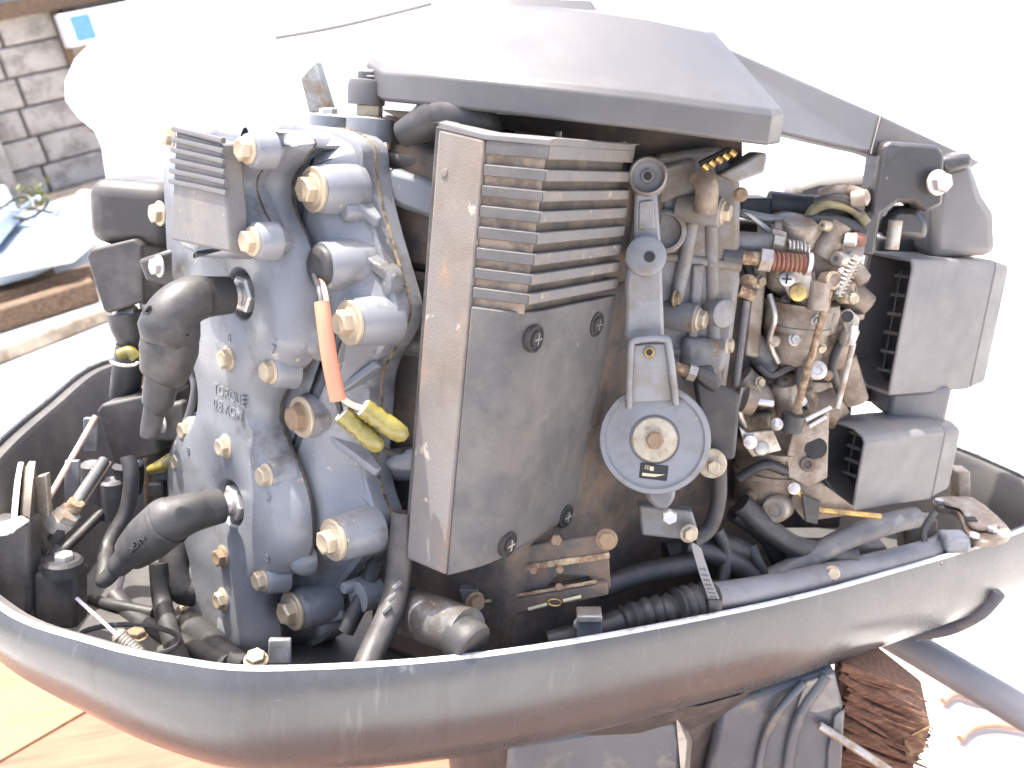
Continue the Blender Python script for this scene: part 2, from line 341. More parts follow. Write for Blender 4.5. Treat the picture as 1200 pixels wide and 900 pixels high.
# weeds
random.seed(5)
def weed(cx, cy, nlv, sp, lab):
    c = WZ(cx, cy, 0); b = MB()
    for i in range(nlv):
        a = random.uniform(0, 6.28); r = random.uniform(.01, sp); h = random.uniform(.02, .16); p = c+V((r*math.cos(a), r*math.sin(a), h)); s1 = random.uniform(.015, .035)
        d = V((random.uniform(-1, 1), random.uniform(-1, 1), random.uniform(-.2, .8))).normalized(); e = d.cross(V((.3, .5, .8))).normalized()
        b.face([p, p+d*s1+e*s1*.4, p+d*s1*2, p+d*s1-e*s1*.4])
    o = b.done('foliage', 'leaf', None, shift=False); r_ = bpy.data.objects.new('weed', None); col.objects.link(r_); r_.location = (c.x, c.y, 0)
    o.parent = r_; o.matrix_parent_inverse = Matrix.Translation(-V((c.x, c.y, 0)))
    b = MB()
    for i in range(8):
        a = i*.8; b.tube([c, c+V((sp*.6*math.cos(a), sp*.6*math.sin(a), .1))], [.004, .002], 5)
    q = b.done('stem', 'leaf', None, shift=False); q.parent = r_; q.matrix_parent_inverse = Matrix.Translation(-V((c.x, c.y, 0)))
    tag(r_, lab, 'weed')
weed(18, 214, 260, .17, 'clump of green weeds at the foot of the concrete post'); weed(48, 246, 120, .12, 'small yellowish weed on the soil beside the blue plastic panel')
random.seed(11)
for i in range(14):
    x, y = random.uniform(40, 135), random.uniform(215, 262); c = WZ(x, y, 0); r = random.uniform(.02, .05)
    b = MB(); n_ = 8; b.loft([[c+V((r*s2*random.uniform(.8, 1.15)*math.cos(a), r*s2*random.uniform(.8, 1.15)*math.sin(a), r*z)) for a in [k*6.283/n_ for k in range(n_)]] for s2, z in ((1, -.1), (1.1, .25), (.7, .6), (.2, .72))]); sthing(b, 'stone', 'blockA', 'loose stone on the soil strip below the block wall', 'stone', 'loose stones on the soil strip')
# blue plastic panels, cables and timbers at the left
def wslab(name, px, z, th, m, label, cat, bevel=.01, vec=None):
    b = MB(); b.prism([WZ(x, y, z) for x, y in px], vec or (0, 0, th)); return sthing(b, name, m, label, cat, bevel=bevel)
pan = wslab('plastic_panel', [(-60, 352), (-30, 285), (40, 262), (72, 248), (95, 250), (112, 268), (98, 300), (40, 325)], .12, .07, 'bluep', 'pale blue moulded plastic boat panel lying on timbers', 'plastic panel', .02)
b = MB(); b.lathe(WZ(80, 266, .19), (0, 0, 1), [(-.01, .06), (.004, .06), (.008, .05), (.004, .045), (.003, .01)], 20); b.done('round_badge', 'whitep', pan, shift=False)
wslab('plastic_panel', [(-60, 300), (-20, 245), (14, 235), (26, 258), (0, 290)], .22, .10, 'bluep', 'blue grey plastic cover piece leaning above the boat panel', 'plastic panel', .02)
b = MB(); b.box(WZ(50, 300, .20), (.34, .26, .05)); sthing(b, 'white_tray', 'whitep', 'white plastic tray resting on the blue boat panel', 'tray', bevel=.012)
for k in range(5):
    c = WZ(6+k*5, 250-k*4, .30); b = MB(); b.tube([c+V((.14*math.cos(a)*(1+.1*k), .10*math.sin(a), .05*math.sin(a*1.5+k)-.02*k)) for a in [j*.35 for j in range(16)]], .008, 6); sthing(b, 'loose_cable', 'bluep' if k % 2 else 'rubber', 'pale blue loose cable loop lying on the plastic panels' if k % 2 else 'dark loose cable loop lying on the plastic panels', 'cable', 'pale cable loops on the panels' if k % 2 else 'dark cable loops on the panels')
for k, (x0, y0, x1, y1) in enumerate(((-60, 392, 112, 338), (-60, 372, 110, 322), (-40, 356, 60, 318))):
    a, c = WZ(x0, y0, .05), WZ(x1, y1, .05); b = MB(); d = (c-a).normalized(); b.box((a+c)/2, ((c-a).length, .09, .09), (d, V((-d.y, d.x, 0)), V((0, 0, 1)))); sthing(b, 'timber_beam', 'timber', ['dark rotten timber beam lying at the edge of the concrete slab', 'dark timber beam directly under the blue plastic panel', 'short timber beam behind the one under the panel'][k], 'timber', bevel=.008)
# kerb strip of mossy concrete
b = MB(); k0, k1_ = WZ(-80, 455, .0), WZ(200, 345, .0); d = (k1_-k0).normalized(); b.box((k0+k1_)/2+V((0, 0, .03)), ((k1_-k0).length, .10, .06), (d, V((-d.y, d.x, 0)), V((0, 0, 1)))); tag(b.done('kerb', 'soil', None, bevel=.012), None, kind='structure')
# white sheet over a heap
b = MB(); hc = V((.0, 1.75, 0)); rings = []
prof_ = [(WY(x, y, 1.75).z, hc.x-WY(x, y, 1.75).x) for x, y in ((150, 2), (128, 32), (97, 60), (84, 100), (96, 122), (122, 148), (138, 200), (142, 280), (160, 420))]
prof_ = [(prof_[0][0]+.16, .02), (prof_[0][0]+.12, prof_[0][1]*.45), (prof_[0][0]+.06, prof_[0][1]*.8)]+prof_+[(0.0, prof_[-1][1])]
def hw(z):
    for (z1, w1), (z2, w2) in zip(prof_, prof_[1:]):
        if z1 >= z >= z2: return w2+(w1-w2)*(z-z2)/(z1-z2)
    return prof_[-1][1]
for i in range(44):
    z = prof_[0][0]*i/43; wz = hw(z); rg = []
    for k in range(72):
        a = 2*math.pi*k/72; n_ = noise.fractal(V((math.cos(a)*1.6, math.sin(a)*1.6, z*3.4)), 1, 2, 3); f_ = 1+.03*n_+.02*math.sin(a*11+n_*4)*(1-z)
        rg.append(hc+V((wz*math.cos(a)*f_, wz*.66*math.sin(a)*f_, z)))
    rings.append(rg)
b.loft(rings); sthing(b, 'white_sheet', 'sheet', 'sun-bleached white sheet draped over a heap behind the motor', 'sheet', sm=80)
b = MB(); b.tube([WY(322, 44, 1.20), WY(400, 30, 1.21), WY(506, 4, 1.23)], .0028, 8, 6); sthing(b, 'thin_rod', 'pole', 'thin dark rod in front of the white sheet', 'rod')
# boards under the motor
bd = V((.93, -.36, 0)).normalized(); bn = V((.36, .93, 0)).normalized(); s0 = WZ(72, 858, .03); s1_ = WZ(0, 900, .03)
bd = (s0-s1_); bd.z = 0; bd.normalize(); bn = V((-bd.y, bd.x, 0))
b = MB(); cc = s0+bn*-.74; b.box((cc.x, cc.y, .0065), (1.36, 2.2, .013), (bd, bn, V((0, 0, 1)))); deck = tag(b.done('wooden_deck', 'timber', None), None, kind='structure')
for k in range(-4, 1):
    c = s0+bn*(.44*k+.22)+bd*(.008*(k % 3)); b = MB(); b.box((c.x, c.y, .0275), (1.38, .434, .028), (bd, bn, V((0, 0, 1))))
    b.done('plank', 'plank_y' if k == 0 else 'plank_r', deck, bevel=.003, shift=False)
# right-hand foreground: pole, hose, fibre block, white pipe, marks
pa, pb = WZ(1058, 752, .34), WZ(1225, 850, .30); 
b = MB(); b.tube([pa+(pa-pb)*.5, pa, pb, pb+(pb-pa)*1.5], .017, 20); sthing(b, 'grey_pole', 'pole', 'grey pole slanting away under the front end of the tray', 'pole')
b = MB(); b.tube([WZ(1072, 742, .41), WZ(1112, 734, .42), WZ(1148, 716, .44), WZ(1170, 694, .46)], [.0075, .008, .008, .0065], 14, 6); sthing(b, 'brown_hose', 'rubber_grey', 'short dull brown hose curving up above the grey pole', 'hose', sm=60)

# ================================================================== lower cowling
RIM = [(-.307, -.008, -.17), (-.241, -.036, -.17), (-.185, -.049, -.17), (-.12, -.049, -.17), (.013, -.010, -.17), (.195, .080, -.17),
       (.33, .166, -.171), (.45, .246, -.169), (.525, .305, -.158), (.50, .355, -.14), (.38, .41, -.12), (.1, .43, -.11), (-.18, .43, -.105),
       (-.34, .40, -.10), (-.397, .335, -.10), (-.384, .20, -.10), (-.366, .075, -.105), (-.362, .02, -.138)]
RC = cr(RIM, 8, True)
def rim_off(d, dz, lv=0.0):      # lv: 0 follows the rim, 1 is level
    st = [min(1, max(0, (-.12-p.x)/.2)) for p in RC]          # the stern end tucks in under itself
    P2 = inset_poly([(p.x, p.y) for p in RC], d, [.026*lv*q*q*(3-2*q) for q in st]); P2 = [V(q) for q in P2]
    for _ in range(int(60*lv)): P2 = [P2[k]+((P2[k-1]+P2[(k+1) % len(P2)])/2-P2[k])*(.5*st[k]) for k in range(len(P2))]
    return [V((a[0], a[1], p.z*(1-lv)-.17*lv+dz)) for a, p in zip(P2, RC)]
prof = [(.004, -.012), (.004, 0), (.0015, .0008), (0, -.0015), (-.004, -.016), (-.0055, -.034), (-.004, -.054), (.003, -.070), (.017, -.084), (.045, -.096), (.10, -.104)]
rgs = [rim_off(d, z, max(0, min(1, (-z-.016)/.06))) for d, z in prof[:-2]]; cb_ = sum(rgs[-1], V())/len(rgs[-1])
rgs += [[V((cb_.x+(p.x-cb_.x)*f_, cb_.y+(p.y-cb_.y)*f_, p.z-dz)) for p in rgs[-1]] for f_, dz in ((.86, .012), (.6, .019), (.2, .022))]
b = MB(); b.loft(rgs, True, False, True)
cowl = tag(b.done('lower_cowling', 'bowl', motor, sm=60), 'scuffed grey painted lower cowling tray with pale rim')
b = MB(); b.loft([rim_off(d, z) for d, z in ((.0042, -.0005), (.0036, .0012), (.001, .0014), (.0002, -.0008))], True, False, False)
b.done('rim_edge', 'rim', cowl, sm=60)  # rim strip is paler than the tray it edges
b = MB(); b.loft([rim_off(d, z, l) for d, z, l in ((.0042, -.004, 0), (.012, -.004, 0), (.014, -.008, 0), (.015, -.03, .4), (.016, -.068, 1))], True, False, True)
b.done('tray_floor', 'floor', cowl, sm=40)

# ================================================================== cylinder head
HN = V((-.692, -.722, 0)).normalized(); HR = V((.722, -.692, 0)).normalized(); HG = V((-.076, .05, 0))
def HP(px, py, d): return PL(px, py, HG+HN*d, HN)
def HUZ(px, py, d):
    p = HP(px, py, d); return ((p-HG).dot(HR), p.z)
def HW(u, z, d): return HG+HR*u+HN*d+V((0, 0, z))
def soft_inset(P2, i):
    if i <= 0: return inset_poly(P2, i)
    Q = [V(p) for p in P2]; st = 4
    for _ in range(st):
        Q = [V(q) for q in inset_poly(Q, i/st)]
        for _ in range(2): Q = [Q[k]*.6+(Q[k-1]+Q[(k+1) % len(Q)])*.2 for k in range(len(Q))]
    return Q
def hlayer(out, rings, n=5, m='head', name='x', parent=None, sm=50, holes=()):
    uz = [HUZ(*q) for q in out]
    P2 = [(p.x, p.y) for p in cr([V((a, c, 0)) for a, c in uz], n, True)]
    b = MB(); b.loft([[HW(q[0], q[1], d) for q in soft_inset(P2, i)] for d, i in rings], True, True, not holes)
    if holes:
        dt, it = rings[-1]; bm = b.bm; edges = []
        loops = [[HW(q[0], q[1], dt) for q in soft_inset(P2, it)]]
        for (u, z, r, dep) in holes:
            cir = lambda rr, d: [HW(u+rr*math.cos(a), z+rr*math.sin(a), d) for a in [2*math.pi*k/32 for k in range(32)]]
            loops.append(cir(r, dt))
            b.loft([cir(r, dt), cir(r*.93, dt-.0008), cir(r*.87, dt-.003), cir(r*.8, dt-dep)], True, False, True)
        for lp in loops:
            vv = [bm.verts.new(p) for p in lp]
            edges += [bm.edges.new((vv[k], vv[(k+1) % len(vv)])) for k in range(len(vv))]
        bmesh.ops.triangle_fill(bm, use_beauty=True, use_dissolve=False, edges=edges)
        bmesh.ops.remove_doubles(bm, verts=bm.verts, dist=1e-6)
    return b.done(name, m, parent or motor, sm=sm), P2
D1, D2, D3, D4 = .0, .040, .062, .080
gasket_r = [(436, 168), (441, 200), (447, 235), (460, 285), (479, 350), (480, 372), (471, 395), (450, 433), (447, 473), (444, 510), (442, 548), (450, 580), (459, 611), (447, 637), (415, 680), (404, 707), (399, 740)]
back_l = [(330, 775), (290, 770), (270, 600), (270, 400), (280, 200), (330, 152), (400, 150)]
# block flange behind the gasket, gasket, head flange
fl, P2f = hlayer([(x, y, D1) for x, y in gasket_r+back_l], [(-.012, .002), (-.010, 0), (-.0008, 0), (-.0008, .004)], m='head', name='cylinder_block_flange', sm=40)
b = MB(); b.loft([[HW(q[0], q[1], d) for q in inset_poly(P2f, i)] for d, i in ((-.0009, -.0006), (.0009, -.0006))]); b.done('head_gasket', 'gasket', motor)
head, _ = hlayer([(x, y, D1) for x, y in gasket_r+back_l], [(.0008, .0), (.010, 0), (.0115, .002), (.0115, .012)], m='head', name='cylinder_head', sm=40)
tag(head, 'blue-grey painted cylinder head with stepped bolt bosses')
hlayer([(x, y, D1) for x, y in gasket_r+back_l], [(.009, .002), (.015, .006), (.024, .012), (.031, .018), (.034, .024)], m='head', name='head_step', parent=head, sm=60)
# main head body (back edge of the head cover line)
line2 = [(357, 160), (359, 184), (343, 211), (345, 245), (364, 288), (372, 340), (375, 400), (369, 418), (350, 440), (333, 463), (328, 489), (339, 521), (352, 550), (364, 590), (366, 640), (352, 667), (322, 696), (330, 742), (318, 772)]
left3 = [(262, 780), (232, 752), (206, 728), (204, 706), (225, 700), (238, 676), (228, 634), (212, 600), (207, 560), (209, 524), (218, 492), (239, 484), (244, 457), (238, 428), (224, 386), (226, 360), (214, 330), (208, 300), (205, 220), (212, 158)]
hc_out = [(x, y, D2) for x, y in line2]+[(x, y, D2+.007) for x, y in left3]
body, P2b = hlayer(hc_out, [(.010, .010), (D2-.006, .006), (D2-.002, .004), (D2-.0006, .0025)], m='head', name='head_body', parent=head)
b = MB(); b.loft([[HW(q[0], q[1], d) for q in inset_poly(P2b, i)] for d, i in ((D2-.0012, -.0001), (D2+.0005, -.0001))]); b.done('cover_gasket', 'gapline', head)
hcov, P2c = hlayer(hc_out, [(D2+.0004, .0), (D2+.007, .0006), (D2+.012, .0025), (D2+.0165, .006), (D2+.0198, .0105), (D3, .0155)], m='head', name='head_cover', parent=None, sm=60,
                   holes=[(*HUZ(281, 345, D3), .0185, .018), (*HUZ(270, 590, D3), .0185, .018)])
tag(hcov, 'lumpy blue-grey head cover with raised torque lettering')
# swollen pads (relief on the head cover)
def dome(px, py, d, ru, rz, h, m, parent, name='raised_pad', tilt=0):
    c = HP(px, py, d); b = MB(); rings = []
    for k in range(7):
        t = k/6; s_ = math.cos(t*math.pi/2)
        rings.append([c+HN*(-.003+(h+.003)*math.sin(t*math.pi/2))+(HR*(ru*math.cos(a)*math.cos(tilt)-rz*math.sin(a)*math.sin(tilt))+V((0, 0, 1))*(ru*math.cos(a)*math.sin(tilt)+rz*math.sin(a)*math.cos(tilt)))*(s_+.001) for a in [2*math.pi*q/28 for q in range(28)]])
    b.loft(rings); return b.done(name, m, parent, sm=70)
dome(225, 685, D3-.004, .012, .022, .006, 'head', hcov)
dome(268, 738, D3-.006, .010, .020, .008, 'head', hcov, tilt=.3)
dome(358, 655, D2-.002, .010, .012, .012, 'head', head)
dome(375, 402, D2-.002, .008, .012, .010, 'head', head)
# thermostat cover (top)
line3 = [(319, 160), (319, 184), (301, 211), (308, 243), (325, 275), (325, 293), (296, 303), (256, 301)]
tl = [(228, 298), (206, 290), (200, 262), (206, 200), (212, 156), (228, 146), (262, 146), (290, 152)]
tcov, P2t = hlayer([(x, y, D3) for x, y in line3]+[(x, y, D4) for x, y in tl], [(D3-.008, 0), (D3, 0), (D4-.004, .0006), (D4-.0012, .002), (D4, .0055)], m='head', name='thermostat_cover', sm=60)
b = MB(); b.loft([[HW(q[0], q[1], d) for q in inset_poly(P2t, i)] for d, i in ((D3-.0008, -.0002), (D3+.0006, -.0002))]); b.done('thermostat_gasket', 'gapline', tcov)
# finned block of the thermostat cover
D5 = .092
pts = [HUZ(*q) for q in [(205, 152, D5), (259, 167, D5), (271, 298, D5), (199, 282, D5)]]
b = MB(); b.loft([[HW(q[0], q[1], d) for q in inset_poly(pts, i)] for d, i in ((D4-.001, .0), (D5-.003, .0005), (D5, .0015))])
fin = b.done('finned_housing', 'cover_light', tcov, bevel=.0015, sm=30); tag(fin, 'light grey ribbed housing face of the thermostat cover')
for i in range(6):
    yl, yr = 151+i*12.2, 165+i*12.2
    a, c = HP(204.5-i*.7, yl, D5), HP(263+i*.9, yr, D5)
    b = MB(); b.tube([a+HN*.0006, c+HN*.0006], .0017, 8); b.done('rib', 'fly', fin)
# head bolts
for (x, y), m in zip([(263, 420), (313, 435), (215, 504), (260, 523), (308, 557), (257, 652), (303, 679), (257, 702), (213, 715), (207, 540), (226, 372)],
                     ['gold', 'gold', 'gold', 'gold', 'gold', 'rustbolt', 'gold', 'gold', 'gold', 'gold', 'gold']):
    pd = D3-.0045 if x > 300 else D3-.0005 if x > 230 else D3-.006
    p = HP(x+6, y, pd)
    b = MB(); b.lathe(p-HN*.014, HN, [(0, .0135), (.0095, .0112), (.0135, .0103), (.0148, .0090), (.015, .004)], 24); b.done('bolt_boss', 'head', hcov, sm=60)
    bolt(p+HN*.0006, HN, .0082, hcov, m)
for x, y in ((285, 175), (290, 283)):
    p = HP(x+7, y, D4)
    b = MB(); b.lathe(p-HN*.014, HN, [(0, .0115), (.0125, .011), (.0142, .009), (.0143, .003)], 24); b.done('bolt_boss', 'head', tcov, sm=60)
    bolt(p+HN*.0004, HN, .0088, tcov)
for x, y, r_ in ((285, 176, .0125), (290, 284, .0105)):
    p = HP(x+7, y, D3+.004); b = MB(); b.lathe(p-HN*.062, HN, [(0, r_*1.15), (.061, r_)], 28); b.done('bolt_column', 'head', head, sm=60)
p = HP(200, 160, D3-.01); bolt(p, HN, .0085, tcov)
bigs = [(360, 222, 'gold'), (402, 378, 'gold'), (346, 488, 'rustbolt'), (383, 632, 'gold'), (335, 715, 'gold')]
for x, y, m in bigs:
    d = .039 if x < 395 else .034
    p = HP(x+10, y, d)
    b = MB(); b.lathe(p-HN*.030, HN, [(0, .0165), (.027, .0148), (.030, .0135), (.0302, .004)], 28); b.done('bolt_boss', 'head', head, sm=60)
    bolt(p+HN*.0012, HN, .0105, head, m, washer=True, h=1.15)
# small pegs, ribs and webs on the side of the head
for x, y, d, r, L_ in ((402, 248, .026, .0058, .02), (402, 690, .022, .0042, .02), (418, 700, .016, .011, .016), (372, 738, .024, .005, .016), (445, 330, .014, .010, .01)):
    p = HP(x, y, d); b = MB(); b.lathe(p-HN*L_, HN, [(0, r*1.1), (L_-.001, r), (L_, r*.8), (L_, r*.3)], 20); b.done('casting_boss', 'head', head, sm=50)
def hrib(q1, d1, q2, d2, dep, th, m='head'):   # a web between two points, running back to the flange
    a, c = HP(*q1, d1), HP(*q2, d2); t = (c-a).normalized(); s_ = t.cross(HN).normalized()*th/2
    b = MB(); b.loft([[a-s_, a+s_, c+s_, c-s_], [a-s_*1.6-HN*(d1-dep), a+s_*1.6-HN*(d1-dep), c+s_*1.6-HN*(d2-dep), c-s_*1.6-HN*(d2-dep)]])
    b.done('casting_web', m, head, bevel=.0012, sm=30)
hrib((366, 480), .034, (440, 425), .012, .008, .005)
hrib((366, 500), .034, (440, 555), .012, .008, .005)
hrib((400, 395), .03, (380, 470), .03, .008, .004)
hrib((400, 560), .02, (445, 620), .010, .008, .005)
hrib((395, 225), .024, (440, 262), .012, .008, .006)
hrib((420, 300), .022, (458, 330), .012, .008, .006)
hrib((350, 735), .03, (400, 720), .012, .008, .006)
# lettering
def text3d(s, p, xa, ya, size, parent, m, ext=.0005, name='lettering', align='CENTER', bold=0.0):
    cu = bpy.data.curves.new('t', 'FONT'); cu.body = s; cu.size = size; cu.extrude = ext; cu.align_x = align; cu.align_y = 'CENTER'; cu.offset = bold; cu.resolution_u = 3
    o = bpy.data.objects.new('t', cu); col.objects.link(o); bpy.context.view_layer.update()
    me = bpy.data.meshes.new_from_object(o.evaluated_get(bpy.context.evaluated_depsgraph_get())); bpy.data.objects.remove(o)
    X = V(xa).normalized(); Z = X.cross(V(ya)).normalized(); Y = Z.cross(X)
    R = Matrix((X, Y, Z)).transposed().to_4x4(); R.translation = V(p)-BASE
    me.transform(R); me.materials.clear(); me.materials.append(MT[m])
    q = bpy.data.objects.new(name, me); col.objects.link(q); q.parent = parent; return q
ZU = V((0, 0, 1))
text3d('TORQUE', HP(269, 463, D3), HR, ZU, .0105, hcov, 'head', .0007, bold=.0001)
text3d('0.8 KGM', HP(267, 480, D3), HR, ZU, .0105, hcov, 'head', .0007, bold=.0001)
for s_, x, y in (('8', 269, 396), ('7', 320, 410), ('8', 221, 528), ('3', 314, 583), ('8', 312, 655)):
    text3d(s_, HP(x, y, D3), HR, ZU, .008, hcov, 'head', .0007)
text3d('3', HP(398, 402, .028), HR, ZU, .008, head, 'head_dark', .0006)

# spark plugs and rubber boots
def plug(px, py):
    c = HP(px, py, D3)-HN*.016; b = MB()
    b.lathe(c, HN, [(0, .0125), (.002, .0125), (.004, .010)], 28); b.lathe(c+HN*.003, HN, [(0, .0125), (.012, .0125), (.0135, .0108)], 6)
    b.lathe(c+HN*.0145, HN, [(0, .0078), (.003, .0078), (.0035, .006)], 20)
    o = b.done('spark_plug', 'silver', motor, sm=30)
    b = MB(); b.lathe(c+HN*.017, HN, [(0, .0062), (.018, .0056)], 20); b.done('insulator', 'ceramic', o)
    return c
c1 = plug(281, 345)
q0 = c1+HN*.024
vB = PL(205, 350, q0+HN*.05, (0, 1, 0)); 
b = MB()
e1 = c1+HN*.060; e1.z = q0.z-.001
def at(px, py, ref): return PY(px, py, V(ref).y)
e2 = at(197, 405, e1); e3 = at(190, 442, e1); e4 = at(183, 470, e1); e5 = at(176, 508, e1)
ap = q0+HN*.018; rho = .024
path = [q0, q0+HN*.008, q0+HN*.016]+[ap+HN*(rho*math.sin(t))+V((0, 0, -rho*(1-math.cos(t)))) for t in [k*math.pi/16 for k in range(8)]]+[at(201, 385, e1), at(199, 402, e1)]
b.tube(path, [.0120, .0124, .0130]+[.0138+.0032*k/7 for k in range(8)]+[.0174, .0168], 28, 3)
b.tube([at(199, 398, e1), at(198, 410, e1), at(193, 436, e1), at(191, 442, e1)], [.0172, .0177, .0150, .0124], 24, 3)
b.tube([at(191, 438, e1), at(185, 470, e1), at(184, 474, e1)], [.0106, .0098, .0086], 20, 3)
b.tube([at(183, 470, e1), at(176, 506, e1), at(175, 512, e1)], [.0070, .0063, .0050], 18, 3)
boot = tag(b.done('spark_plug_boot', 'rubber', motor, sm=50), 'right-angled black rubber spark plug boot on the upper plug')
pv = at(176, 375, e1)+V((-.002, -.017, 0))
nn = V((-.55, -.83, 0)).normalized(); text3d('NGK', at(200, 372, e1)+nn*.0166, V((.03, 0, 1)), V((nn.y, -nn.x, 0)), .009, boot, 'rubber', .0012)
c2 = plug(270, 590); q0 = c2+HN*.024
b = MB()
k1 = q0+HN*.03; k2 = at(196, 612, k1); k3 = at(165, 640, k1); k4 = at(146, 660, k1); k5 = at(125, 676, k1)
b.tube([q0, q0+HN*.012, q0+HN*.022, k2+(k1-k2)*.45, k2, at(172, 632, k1), at(152, 650, k1)], [.0120, .0126, .0136, .0158, .0170, .0160, .0120], 26, 5)
b.tube([at(153, 649, k1), at(140, 662, k1), at(134, 667, k1)], [.009, .008, .0065], 18, 3)
boot2 = tag(b.done('spark_plug_boot', 'rubber', motor, sm=50), 'slanting black rubber spark plug boot on the lower plug')
text3d('NGK', at(172, 630, k1)+V((0, -.0160, .003)), V((-.55, 0, -.6)), V((.6, -.5, -.6)), .007, boot2, 'rubber', .0012)
# ignition leads
def hose(name, pts, r, m, parent=None, n=8, seg=12, label=None):
    b = MB(); b.tube(pts, r, seg, n); return tag(b.done(name, m, parent or motor, sm=60), label)
ky = k1.y
hose('ignition_lead', [at(140, 662, k1), at(122, 680, k1), at(116, 672, k1)+V((0, .01, 0)), PY(126, 640, ky+.03), PY(148, 600, ky+.045), PY(154, 560, ky+.05), PY(150, 535, ky+.055)], .0055, 'rubber')
# rubber grommet, wires and crimp connectors
gp = HP(378, 312, .042)
b = MB(); b.lathe(gp-HN*.03, HN, [(0, .0165), (.029, .0150), (.031, .0140), (.0312, .003)], 28); b.done('sensor_boss', 'head', head, sm=60)
b = MB(); b.lathe(gp-HN*.001, HN, [(0, .0128), (.004, .0125), (.0055, .0105), (.0056, .002)], 28); b.done('rubber_grommet', 'rubber', head, sm=50)
def hp(x, y, d): return HP(x, y, d)
wa = [hp(368, 322, .046), hp(374, 340, .052), hp(377, 358, .054)]
hose('sensor_wire', wa, .0016, 'rubber_grey', seg=8); hose('sensor_wire', [v+V((.003, .001, 0)) for v in wa], .0017, 'pink', seg=8)
sl = [hp(377, 354, .054), hp(381, 385, .055), hp(387, 425, .054), hp(396, 468, .05)]
b = MB(); b.tube(sl, [.0046, .0047, .0049, .0050], 16, 8); tag(b.done('heatshrink_sleeve', 'orange', motor, sm=60), 'salmon orange heat-shrink sleeve over the sensor wires')
hose('sensor_wire', [hp(395, 465, .05), hp(398, 478, .047), hp(402, 487, .046)], .0020, 'rubber', seg=8)
hose('sensor_wire', [hp(397, 464, .05), hp(412, 474, .044), hp(428, 480, .038)], .0020, 'pink', seg=8)
def crimp(p, q, lab):
    d = (q-p); L_ = d.length; d.normalize(); b = MB()
    b.lathe(p, d, [(0, .0062), (L_*.12, .0064), (L_*.2, .0056), (L_*.28, .0066), (L_*.42, .0054), (L_*.5, .0064), (L_*.75, .0062), (L_*.9, .0056), (L_, .003)], 14)
    o = tag(b.done('crimp_connector', 'yellow', motor, sm=50), lab)
    b = MB(); b.lathe(p-d*.0008, d, [(0, .0052), (.003, .0060), (.003, .004)], 14); b.done('connector_mouth', 'ceramic', o)
crimp(hp(401, 485, .047), hp(447, 526, .028), 'yellow crimp sleeve on the black sensor wire')
crimp(hp(426, 478, .039), hp(476, 513, .018), 'yellow crimp sleeve on the pale pink sensor wire')
hose('sensor_wire', [hp(446, 525, .028), hp(456, 530, .02), hp(466, 530, .010), hp(472, 528, .002)], .0018, 'rubber', seg=8)
# ================================================================== louvred ignition cover
FT, FB = PY(645, 170, 0), PY(577, 662, 0); FD = FT-FB
NL = FD.cross(V((-.963, .27, 0))).normalized(); NR = FD.cross(V((.54, .84, 0))).normalized()
if NL.y > 0: NL = -NL
if NR.y > 0: NR = -NR
ST, SB = PL(568, 163, FT, NL), PL(522, 675, FT, NL)
RT, RB = PL(735, 178, FT, NR), PL(684, 594, FT, NR)
NS = (ST-SB).cross(V((-.80, .60, 0))).normalized()
if NS.y > 0: NS = -NS
OT, OB = PL(513, 150, ST, NS), PL(475, 655, ST, NS)
def on(T, B, z): return T+(B-T)*((z-T.z)/(B.z-T.z))
CURL = V((.32, .95, 0)).normalized()
def miter(pl, d):
    out = []
    for i, p in enumerate(pl):
        a = pl[max(i-1, 0)]; c = pl[min(i+1, len(pl)-1)]; t1 = (p-a); t2 = (c-p)
        t1 = t2 if t1.length < 1e-7 else t1; t2 = t1 if t2.length < 1e-7 else t2
        n1 = V((-t1.y, t1.x, 0)).normalized(); n2 = V((-t2.y, t2.x, 0)).normalized(); m = (n1+n2).normalized()
        out.append(p+m*(d/max(.5, m.dot(n1))))
    return out
def plan(z, i0=0, i1=3, o=0):
    P = [on(ST, SB, z)+V((.0008, 0, 0)), on(FT, FB, z), on(RT, RB, z)]
    r = P[2]; P += [r+CURL*.010+V((.002, 0, 0)), r+CURL*.022]
    return miter(P, o)[i0:i1+1]
def zf(y): return PY(645-(y-170)*68/492, y, 0).z
def ribbon(name, m, zl, zh, i0, i1, o0, o1, parent, bevel=.0007):
    rings = []
    for z in (zl, zh):
        A = plan(z, i0, i1, o0); B_ = plan(z, i0, i1, o1); rings.append(A+B_[::-1])
    b = MB(); b.loft(rings); return b.done(name, m, parent, bevel=bevel, sm=30)
slots = [(187, 199), (213, 224), (237, 248), (262, 273), (287, 298), (312, 322), (335, 345), (358, 368)]
# panel below the slots
zt = zf(slots[-1][1])
def rnd(a, f, c, dl=.02, k=5):
    p, q = f+(a-f).normalized()*dl, f+(c-f).normalized()*dl; return [p*(1-t)**2+f*(2*t*(1-t))+q*t*t for t in [i/(k-1) for i in range(k)]]
def rpl(P): return [P[0]]+rnd(P[0], P[1], P[2])+P[2:]
b = MB(); top = rpl(plan(zt, 0, 4, 0)); topi = miter(top, .004)
bot = [SB+V((.0008, 0, 0))]+rnd(SB, FB, RB)+[RB, RB+CURL*.010+V((.002, 0, .004)), RB+CURL*.022+V((0, 0, .008))]; boti = [p+V((.002, .004, 0)) for p in bot]
b.loft([bot+boti[::-1], top+topi[::-1]])
icov = tag(b.done('ignition_cover', 'cover', motor, bevel=.002, sm=25, seg=3), 'faceted black plastic ignition cover, dusty, with eight louvre slots')
zs = [(slots[i][1], slots[i+1][0]) for i in range(7)]
for (ya, yb) in zs: ribbon('slat', 'cover_light', zf(yb), zf(ya), 1, 4, 0, .0045, icov); ribbon('slat_shoulder', 'cover', zf(yb), zf(ya), 0, 1, .0002, .0047, icov)
